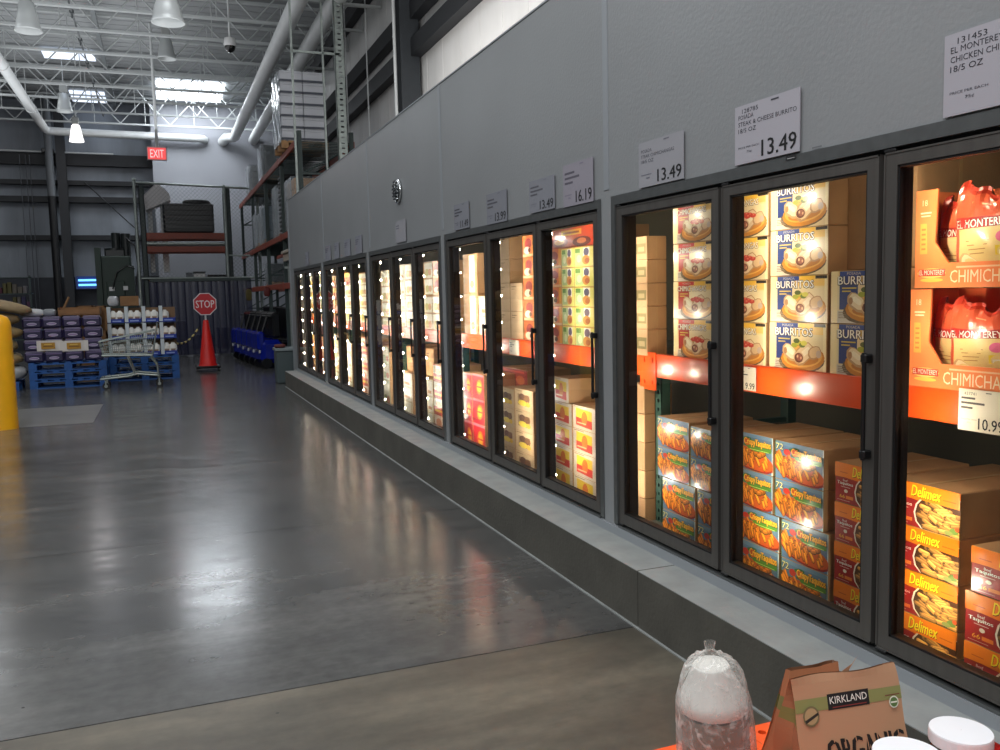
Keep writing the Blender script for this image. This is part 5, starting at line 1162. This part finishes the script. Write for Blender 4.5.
load(XR+.0, 23.15, zl1, .95, 1.0, .95, mat('blue_grey_goods', (120, 138, 150), .5), 'bluish wrapped load farther along the middle level')
load(XR+.0, 24.75, zl1, .95, 1.0, .9, WC, 'pale wrapped load at the far end of the middle level')
load(XR+.2, 24.2, 1.95, .8, 1.0, .6, GB_, 'dark wrapped load on the lowest rack shelf at the far end', rows=2)
load(XR+.25, 20.6, 1.95, .8, 1.0, .5, CARDD, 'brown load on the lowest rack shelf', rows=2)
b = MB(); b.bbox(XR-.12, XR+.9, 17.5, 19.4, 2.56, 2.62, .006); b.bbox(XR-.08, XR-.02, 17.5, 19.4, 2.4, 2.555, .01); b.box(XR-.02, XR+.9, 17.6, 19.3, 2.48, 2.555)
tag(b.build('worktop_board', mat('pale_board', (182, 172, 156), .6)), 'pale long board projecting from the storage rack beside the freezer end', 'board')
b = MB(); 
for yy in (17.55, 19.3): b.box(XR, XR+.05, yy, yy+.05, 0, 2.47) ; b.box(XR+.8, XR+.85, yy, yy+.05, 0, 2.47)
b.box(XR-.3, XR+.85, 17.55, 17.6, 2.2, 2.24); b.box(XR, XR+.05, 17.55, 19.35, 2.40, 2.44); b.box(XR+.8, XR+.85, 17.55, 19.35, 2.40, 2.44)
tag(b.build('work_table_frame', STEEL), 'thin grey leg frame under the pale board', 'frame')
# bits of red and yellow at low shelf
for i, (px, py, c, nm, lab) in enumerate(((249, 297, (150, 130, 60), 'mop_head', 'yellowish mop head hanging beside the strip curtain'), (267, 292, (150, 40, 34), 'red_bag', 'small red bag hanging on the rack by the freezer end'), (249.5, 311, (130, 26, 40), 'red_handle_guard', 'red padded bar above the blue carts'))):
    P_ = onY(px, py, 24+0*i) if i != 1 else onY(px, py, 20); tag(put(nm, sack_mesh(*[(.16, .12, .3), (.14, .12, .2), (.3, .12, .08)][i], shade(c, .6), 40+i, nm), None, (P_.x, P_.y, P_.z-.1)), lab, 'bag' if i == 1 else 'cleaning tool' if i == 0 else 'pad')
# grey bin with red things at the end of the kerb
P_ = onZ(286, 371); t = thing('litter_bin', 'grey green bin standing at the far end of the kerb', 'bin', (2.22, 17.2, 0)); b = MB(); b.bbox(-.2, .2, -.2, .2, 0, .62, .02); b.build('bin_body', mat('grey_green_bin', (72, 84, 86), .5), t); b = MB(); b.bbox(-.22, .22, -.22, .22, .62, .68, .01); b.build('bin_rim', mat('pale_rim', (130, 140, 142), .5), t)
tag(put('red_bag', sack_mesh(.22, .2, .07, (96, 44, 40), 60, 'red_bag'), None, (2.1, 17.1, .68)), 'small reddish bag on the bin at the end of the kerb', 'bag')
# galvanised frame beside the far end of the freezer roof
t = thing('steel_frame', 'tall galvanised steel frame rising past the far end of the freezer wall', 'steel frame', (0, 16.8, 0)); yg = 16.8
def gx(px, py): return onY(px, py, yg).x
b = MB(); b.box(gx(292, 60)-.018, gx(292, 60)+.018, yg, yg+.05, 0, 8.3); b.box(gx(323, 60)-.016, gx(323, 60)+.016, yg, yg+.05, ZT, 8.3); b.build('thin_post', STEEL, t, (0, -16.8, 0))
b = MB(); xw = gx(340, 60); b.box(xw-.09, xw-.08, yg, yg+.1, ZT, 8.3); b.box(xw-.09, xw-.03, yg, yg+.006, ZT, 8.3); b.box(xw+.03, xw+.09, yg, yg+.006, ZT, 8.3); b.box(xw+.08, xw+.09, yg, yg+.1, ZT, 8.3); q = ZT
while q < 8.2: b.box(xw-.03, xw+.03, yg, yg+.006, q+.03, q+.1); q += .1
b.build('perforated_post', STEEL, t, (0, -16.8, 0))
zc_ = onY(310, 52, yg).z; b = MB(); b.box(gx(292, 60), xw, yg+.0, yg+.04, zc_-.02, zc_+.02); b.build('cross_bar', STEEL, t, (0, -16.8, 0))
# ------------------------------------------------------------------ foreground: orange cart deck and shopping
ZD = .45
DECKM = mat('orange_deck_paint', (255, 92, 34), .42, noise=.05, nscale=3, coat=.15)
yE = onZ(765, 723, ZD).y; X0, X1 = .62, 1.73; Y0 = .75
t = thing('flatbed_cart', 'orange perforated flatbed cart deck at the bottom edge carrying the groceries', 'flatbed cart', (0, 0, 0))
holes = []; b = MB(); sp = .075; r = .0115
nx_ = int((X1-X0)/sp); ny_ = int((yE-Y0)/sp); sx_ = (X1-X0)/nx_; sy_ = (yE-Y0)/ny_
for i in range(nx_):
    for j in range(ny_):
        xa, ya = X0+i*sx_, yE-(j+1)*sy_; xc_, yc_ = xa+sx_/2, ya+sy_/2; n = 12
        circ = [(xc_+r*math.cos(2*PI*(k_+.5)/n), yc_+r*math.sin(2*PI*(k_+.5)/n)) for k_ in range(n)]
        def edge(a):
            c, s__ = math.cos(a), math.sin(a); m_ = min(sx_/2/abs(c) if abs(c) > 1e-6 else 9, sy_/2/abs(s__) if abs(s__) > 1e-6 else 9); return (xc_+c*m_, yc_+s__*m_)
        for k_ in range(n):
            a0, a1 = 2*PI*(k_+.5)/n, 2*PI*(k_+1.5)/n; p0, p1 = edge(a0), edge(a1); c0, c1 = circ[k_], circ[(k_+1) % n]
            mid = []
            for ca in (PI/4, 3*PI/4, 5*PI/4, 7*PI/4, 9*PI/4):
                if a0 < math.atan2(sy_, sx_)*1 + (ca-PI/4) - .0 < a1 and abs(sx_-sy_) < .02: mid = [(xc_+sx_/2*(1 if math.cos(ca) > 0 else -1), yc_+sy_/2*(1 if math.sin(ca) > 0 else -1))]
            b.face([(x, y, ZD) for x, y in [c0, p0]+mid+[p1, c1]]); b.face([(c0[0], c0[1], ZD), (c1[0], c1[1], ZD), (c1[0], c1[1], ZD-.012), (c0[0], c0[1], ZD-.012)])
b.box(X0, X1, yE-.004, yE, ZD-.05, ZD-.0005); b.box(X0, X1, Y0, Y0+.004, ZD-.05, ZD-.0005); b.box(X0, X0+.004, Y0, yE, ZD-.05, ZD-.0005); b.box(X1-.004, X1, Y0, yE, ZD-.05, ZD-.0005)
b.build('perforated_deck', DECKM, t)
b = MB()
for x in (X0+.1, X1-.16): b.box(x, x+.06, Y0+.03, yE-.03, ZD-.09, ZD-.02)
for x in (X0+.13, X1-.13):
    for y in (Y0+.12, yE-.12): b.cyl((x, y, .1), (x, y, ZD-.06), .02)
b.build('chassis', BLACKP, t)
for x in (X0+.13, X1-.13):
    for y in (Y0+.12, yE-.12): b = MB(); b.cyl((x-.02, y, .09), (x+.02, y, .09), .09, 18); b.build('wheel', BLACKP, t)
# --- nested bowls in a clear bag
bc = onZ(722, 770, ZD+.0); BX, BY = 1.255, 1.60
def place(px, py, z): return onZ(px, py, z)
# stack centre from its rim in the photograph (rim of the top bowl)
RZ = ZD+.34; rc = onZ(711, 693, RZ); BX, BY = rc.x, rc.y
t = thing('bowl_stack', 'tall stack of nested disposable bowls in a clear plastic bag, white upturned bowl on top', 'bowl stack', (BX, BY, ZD))
wr = (onZ(745, 696, RZ)-onZ(677, 698, RZ)).length/2
b = MB(); prof = []
n = 58
for i in range(n):
    z = .003+i*(.313/n); prof += [(wr*.975, z), (wr*.99, z+.003)]
b.lathe([(.001, .002)]+prof, n=40); b.build('brown_bowl', mat('kraft_bowl', (112, 94, 78), .7, noise=.08), t)
b = MB(); b.lathe([(wr*.99, .318), (wr*1.02, .324), (wr*1.02, .336), (wr*.97, .346), (wr*.9, .352), (wr*.56, .402), (wr*.53, .41), (wr*.49, .414), (wr*.44, .407), (wr*.3, .406), (.001, .406)], n=40); b.build('white_bowl', FOAM, t)
b = MB(); n = 56; prof = [(.001, .002), (wr*1.04, .004), (wr*1.2, .03), (wr*1.2, .15), (wr*1.14, .28), (wr*1.08, .33), (wr*1.0, .36), (wr*.88, .39), (wr*.72, .415), (wr*.52, .426), (wr*.3, .432), (wr*.12, .445), (wr*.16, .462)]
R_ = random.Random(5); T_ = [[R_.uniform(-1, 1) for _ in range(n)] for _ in prof]
def wob(i, k_): a_ = .006 if i < 5 else .03 if i < 9 else .12; return a_*T_[i][k_]*.6+a_*math.sin(k_*1.7+i*.8)+(.035*math.sin(k_*.5+i) if i > 5 else .0)
b.lathe(prof, n=n, wob=wob)
b.build('plastic_bag', FILM, t)
t.rotation_euler = (.03, -.09, 0); t.location.x += .028
# --- paper grocery bag
PAPER = mat('kraft_paper', (176, 132, 98), .7, noise=.08, nscale=6, bump=.35, bscale=9)
PAP2 = mat('kraft_paper_print', attr=True, rough=.7)
# front face corners: sight lines to the deck and to the top
yb_ = 1.5
A_ = onY(805, 690, 1.53); B_ = onY(898, 690, 1.53)
fw = (B_-A_).length; rzb = -.12
bx, by = A_.x, 1.53
zt_ = onY(850, 664, 1.60).z
Hb = zt_-ZD
t = thing('paper_bag', 'brown paper bag with green band and black ORGANIC print on the orange deck', 'bag', (bx, by, ZD), rzb)
W_, D_ = fw*1.02, .13
def bagp(u, v, side):   # the bag leans closed toward the top
    pin = .5*D_*max(0, (v-.35)/.65)*.96
    yy = pin if side == 0 else D_-pin
    cr = .05*math.sin(u*9+v*5)*max(0, v-.93)
    return (W_*u+.003*math.sin(v*9), yy+cr, Hb*v*(1+.12*math.sin(u*8)*max(0, v-.93)))
b = MB(); nu, nv = 16, 18
for side in (0, 1):
    for i in range(nu):
        for j in range(nv):
            q = [bagp(i/nu, j/nv, side), bagp((i+1)/nu, j/nv, side), bagp((i+1)/nu, (j+1)/nv, side), bagp(i/nu, (j+1)/nv, side)]
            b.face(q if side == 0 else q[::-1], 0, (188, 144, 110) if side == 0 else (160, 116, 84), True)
def gus(v, w_, s_):  # gusset folds inward half way
    xx = 0 if s_ == 0 else W_; ins = (.035*max(0, v-.1))*(1 if s_ == 0 else -1); p0 = bagp(s_, v, 0); p1 = bagp(s_, v, 1)
    if w_ == 0: return p0
    if w_ == 2: return p1
    return ((p0[0]+p1[0])/2+ins, (p0[1]+p1[1])/2, p0[2])
for s_ in (0, 1):
    for j in range(nv):
        for k_ in (0, 1):
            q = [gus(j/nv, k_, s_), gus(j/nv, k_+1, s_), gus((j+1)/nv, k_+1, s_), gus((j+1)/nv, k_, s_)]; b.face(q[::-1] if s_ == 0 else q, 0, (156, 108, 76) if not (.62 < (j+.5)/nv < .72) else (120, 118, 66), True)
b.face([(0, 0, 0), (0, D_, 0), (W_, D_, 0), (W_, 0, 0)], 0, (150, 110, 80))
def fF(u, v, k): p = bagp(u, v, 0); return (p[0], p[1]-.001-k*8, p[2])
a = Art(b, fF, 0)
def vz(py): return (onY(850, py-5.5, 1.57).z-ZD)/Hb
for i in range(12): a.poly([(i/12, vz(706)), ((i+1)/12, vz(706)), ((i+1)/12, vz(695)), (i/12, vz(695))], (140, 140, 84)); a.k -= 1
a.k += 1
for i in range(6): a.poly([(.3+.065*i, vz(707)), (.3+.065*(i+1), vz(707)), (.3+.065*(i+1), vz(693.5)), (.3+.065*i, vz(693.5))], (26, 22, 22)); a.k -= 1
a.k += 1; a.text('KIRKLAND', .32, vz(702), .35, vz(696)-vz(702), (236, 230, 220)); a.rect(.34, vz(705.5), .66, vz(704.6), (130, 50, 46))
a.asp = W_/Hb
a.text('ORGANIC', .235, vz(752), .72, vz(731)-vz(752), (30, 26, 24)); a.k += 4
a.text('ORGANIC', .248, vz(752.4), .72, vz(731)-vz(752), (30, 26, 24)); a.text('ORGANIC', .243, vz(752), .72, vz(731)-vz(752), (30, 26, 24))
for u in (.3, .4, .5, .6, .7, .8, .9): a.rect(u+.01, vz(752.5), u+.018, vz(730.5), (188, 144, 110))
a.ell(.13, vz(709), .075, .075, (120, 108, 74), .3, 20); a.ell(.13, vz(709), .06, .06, (176, 150, 108), .3, 20)
a.poly([(.07, vz(712)), (.19, vz(706.5)), (.2, vz(708.5)), (.08, vz(714.5))], (46, 40, 34)); 
a.ell(.91, vz(707.5), .045, .045, (232, 232, 214)); a.ell(.91, vz(707.5), .036, .036, (92, 120, 66)); a.rect(.88, vz(708.2), .94, vz(706.9), (232, 232, 214)); a.rect(.83, vz(701.5), .97, vz(700.7), (120, 60, 50))
b.build('bag_paper', PAP2, t)
# stamp on the gusset and twist at the top
b = MB(); a = Art(b, lambda u, v, k: (-.003-k*10, .01+.09*(1-u), .02+.09*v)); a.ell(.5, .5, .45, .5, (70, 56, 44), 0, 20); a.ell(.5, .5, .36, .4, (164, 122, 88), 0, 20); a.rect(.02, .38, .98, .62, (50, 42, 36)); a.rect(.12, .45, .88, .55, (176, 140, 104)); b.build('printed_stamp', PAP2, t)
b = MB(); b.face([(W_*.46, D_*.5, Hb*.98), (W_*.56, D_*.5, Hb*.985), (W_*.59, D_*.5, Hb*1.05)]); b.face([(W_*.55, D_*.5, Hb*1.0), (W_*.585, D_*.5, Hb*1.03), (W_*.66, D_*.52, Hb*1.12)]); b.build('torn_strip', PAPER, t)
# second bag face behind (open mouth flap)
t2 = thing('paper_bag', 'second brown paper bag half hidden behind the left edge of the front one', 'bag', (0, 0, ZD))
C0_ = onY(783, 672, 1.66); C1_ = onY(812, 668, 1.66); D0_ = onZ(776, 740, ZD+.14)
b = MB(); zt2 = C0_.z-ZD; xL = C0_.x; xR = C0_.x+.16
P = {'a': (xL-.03, 1.60, 0), 'b': (xR, 1.58, 0), 'c': (xR, 1.70, 0), 'd': (xL-.03, 1.72, 0), 'e': (xL+.02, 1.655, zt2), 'f': (xR, 1.65, zt2*1.0), 'g': (xR, 1.665, zt2), 'h': (xL+.02, 1.67, zt2)}
def quad(p, q, r_, s_, col, nn=8):
    p, q, r_, s_ = [Vector(P[k_]) for k_ in (p, q, r_, s_)]
    for i in range(nn):
        for j in range(nn):
            def g2(u, v): o = p.lerp(q, u).lerp(s_.lerp(r_, u), v); return (o.x+.003*math.sin(u*9+v*4), o.y+.003*math.sin(u*8+v*7), o.z)
            cc = col if not (.66 < (j+.5)/nn < .8) else (112, 112, 64)
            b.face([g2(i/nn, j/nn), g2((i+1)/nn, j/nn), g2((i+1)/nn, (j+1)/nn), g2(i/nn, (j+1)/nn)], 0, cc, True)
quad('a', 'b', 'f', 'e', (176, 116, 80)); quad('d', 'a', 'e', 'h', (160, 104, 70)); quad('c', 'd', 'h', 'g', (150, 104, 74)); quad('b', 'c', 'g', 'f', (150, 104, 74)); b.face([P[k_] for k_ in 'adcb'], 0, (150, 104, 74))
b.build('bag_paper', PAP2, t2)
# --- jars with white lids
JAR_IN = mat('jar_contents', (92, 66, 46), .5, noise=.3, nscale=30)
def jar(px, py, rpx, label, h=.2):
    z = ZD+h; c = onZ(px, py, z); e = onZ(px+rpx, py, z); r_ = abs((e-c).length)
    t = thing('glass_jar', label, 'jar', (c.x, c.y, ZD))
    b = MB(); b.lathe([(.001, .002), (r_*.9, .002), (r_*.97, .015), (r_*.97, h-.05), (r_*.9, h-.035), (r_*.88, h-.005)], n=36); b.build('jar_body', JARG, t)
    b = MB(); b.lathe([(.001, .008), (r_*.88, .008), (r_*.91, .02), (r_*.91, h-.06), (r_*.86, h-.05), (.001, h-.05)], n=36); b.build('jar_contents', JAR_IN, t)
    b = MB(); n = 72; b.lathe([(r_*.97, h-.03), (r_, h-.028), (r_, h-.004), (r_*.985, h), (.001, h+.0005)], n=n, sm=False, wob=lambda i, k_: (.006 if k_ % 2 and i in (1, 2) else 0)); b.build('jar_lid', mat('white_lid', (240, 242, 246), .4), t)
    return t
jar(961, 730, 30, 'glass jar with a wide white lid at the bottom right corner')
jar(908, 753, 34, 'jar with a white lid in front of the paper bag, cut by the bottom edge', h=.205)
c = onZ(985, 750, ZD+.16)
t = thing('red_pack', 'red plastic pack at the very bottom right corner', 'food pack', (c.x, c.y, ZD)); b = MB(); b.bbox(-.05, .06, -.05, .045, 0, .158, .02); b.build('pack_body', mat('red_plastic_pack', (214, 40, 34), .25, coat=.4), t)
b = MB(); b.lathe([(.04, .158), (.038, .168), (.001, .17)], n=20); b.build('pack_cap', mat('red_cap', (190, 30, 28), .35), t)
# ------------------------------------------------------------------ light
def area(name, loc, rot, sx_, sy_, e, col=(1, 1, 1)):
    l = bpy.data.lights.new(name, 'AREA'); l.shape = 'RECTANGLE'; l.size = sx_; l.size_y = sy_; l.energy = e; l.color = col
    o = bpy.data.objects.new(name, l); COL.objects.link(o); o.location = loc; o.rotation_euler = rot; return o
WARM = (1, .86, .64)
for bi, B in enumerate(BAYS):
    for j in range(4):
        y = B[j]+(0 if 0 < j < 3 else (-.03 if j == 0 else .03))
        # lamps aim into the cooler, at the stock
        if bi < 2:
            for z in (.52, .82, 1.17, 1.5, 1.83, 2.05): area('freezer_led_light', (XW+.125, y, z), (0, -PI/2, 0), .035, .03, (.5 if j == 0 and bi == 0 else 1.0), WARM if bi == 0 else (1, .9, .76))
        else: area('freezer_led_light', (XW+.125, y, 1.22), (0, -PI/2, 0), 1.66, .03, 9, (1, .9, .74))
for (x, y, sx_, sy_, e) in ((-5, 6, 3, 5, 330), (-1.5, 1, 3, 3, 240), (0, 12, 3, 3, 150), (-6, 16, 3, 5, 190), (-6, 27, 3, 4, 170)):
    area('skylight_and_fill_light', (x, y, 8.3), (0, 0, 0), sx_, sy_, e, (.96, .98, 1))  # soft ceiling fill added for ambience; the deck has no skylights here
area('skylight_and_fill_light', (1.3, 31.0, 8.38), (0, 0, 0), 2, 2.2, 120, (.93, .97, 1))
area('roof_fill_light', (2.9, 4, 8.3), (0, 0, 0), 1.5, 7, 330, (1, .98, .95))
area('ceiling_fill_light', (-2.5, 21, 5.9), (PI, 0, 0), 7, 15, 420, (.95, .97, 1))  # this pair is unseen fill aimed up, added to brighten deck and joists
area('ceiling_fill_light', (-2, 9, 5.9), (PI, 0, 0), 4, 4, 90, (.95, .97, 1))
area('wall_fill_light', (2.9, 9.5, 3.8), (0, -PI/2-.5, 0), .6, 9, 170, (1, .97, .94))  # added fill brightening the white building wall; no fixture stands here
area('front_fill_light', (-4, -3.5, 6.5), (math.radians(66), 0, math.radians(-8)), 5, 2.5, 420, (.97, .98, 1))  # fill added behind the camera to lift surfaces that face it
W = bpy.data.worlds.new('world'); scene.world = W; W.use_nodes = True
W.node_tree.nodes['Background'].inputs[0].default_value = (.55, .62, .72, 1); W.node_tree.nodes['Background'].inputs[1].default_value = .3
scene.view_settings.view_transform = 'Standard'; scene.view_settings.look = 'None'; scene.view_settings.exposure = 0
scene.cycles.max_bounces = 6; scene.cycles.transparent_max_bounces = 14; scene.cycles.caustics_reflective = False; scene.cycles.caustics_refractive = False
scene.cycles.sample_clamp_indirect = 6; scene.cycles.use_denoising = True
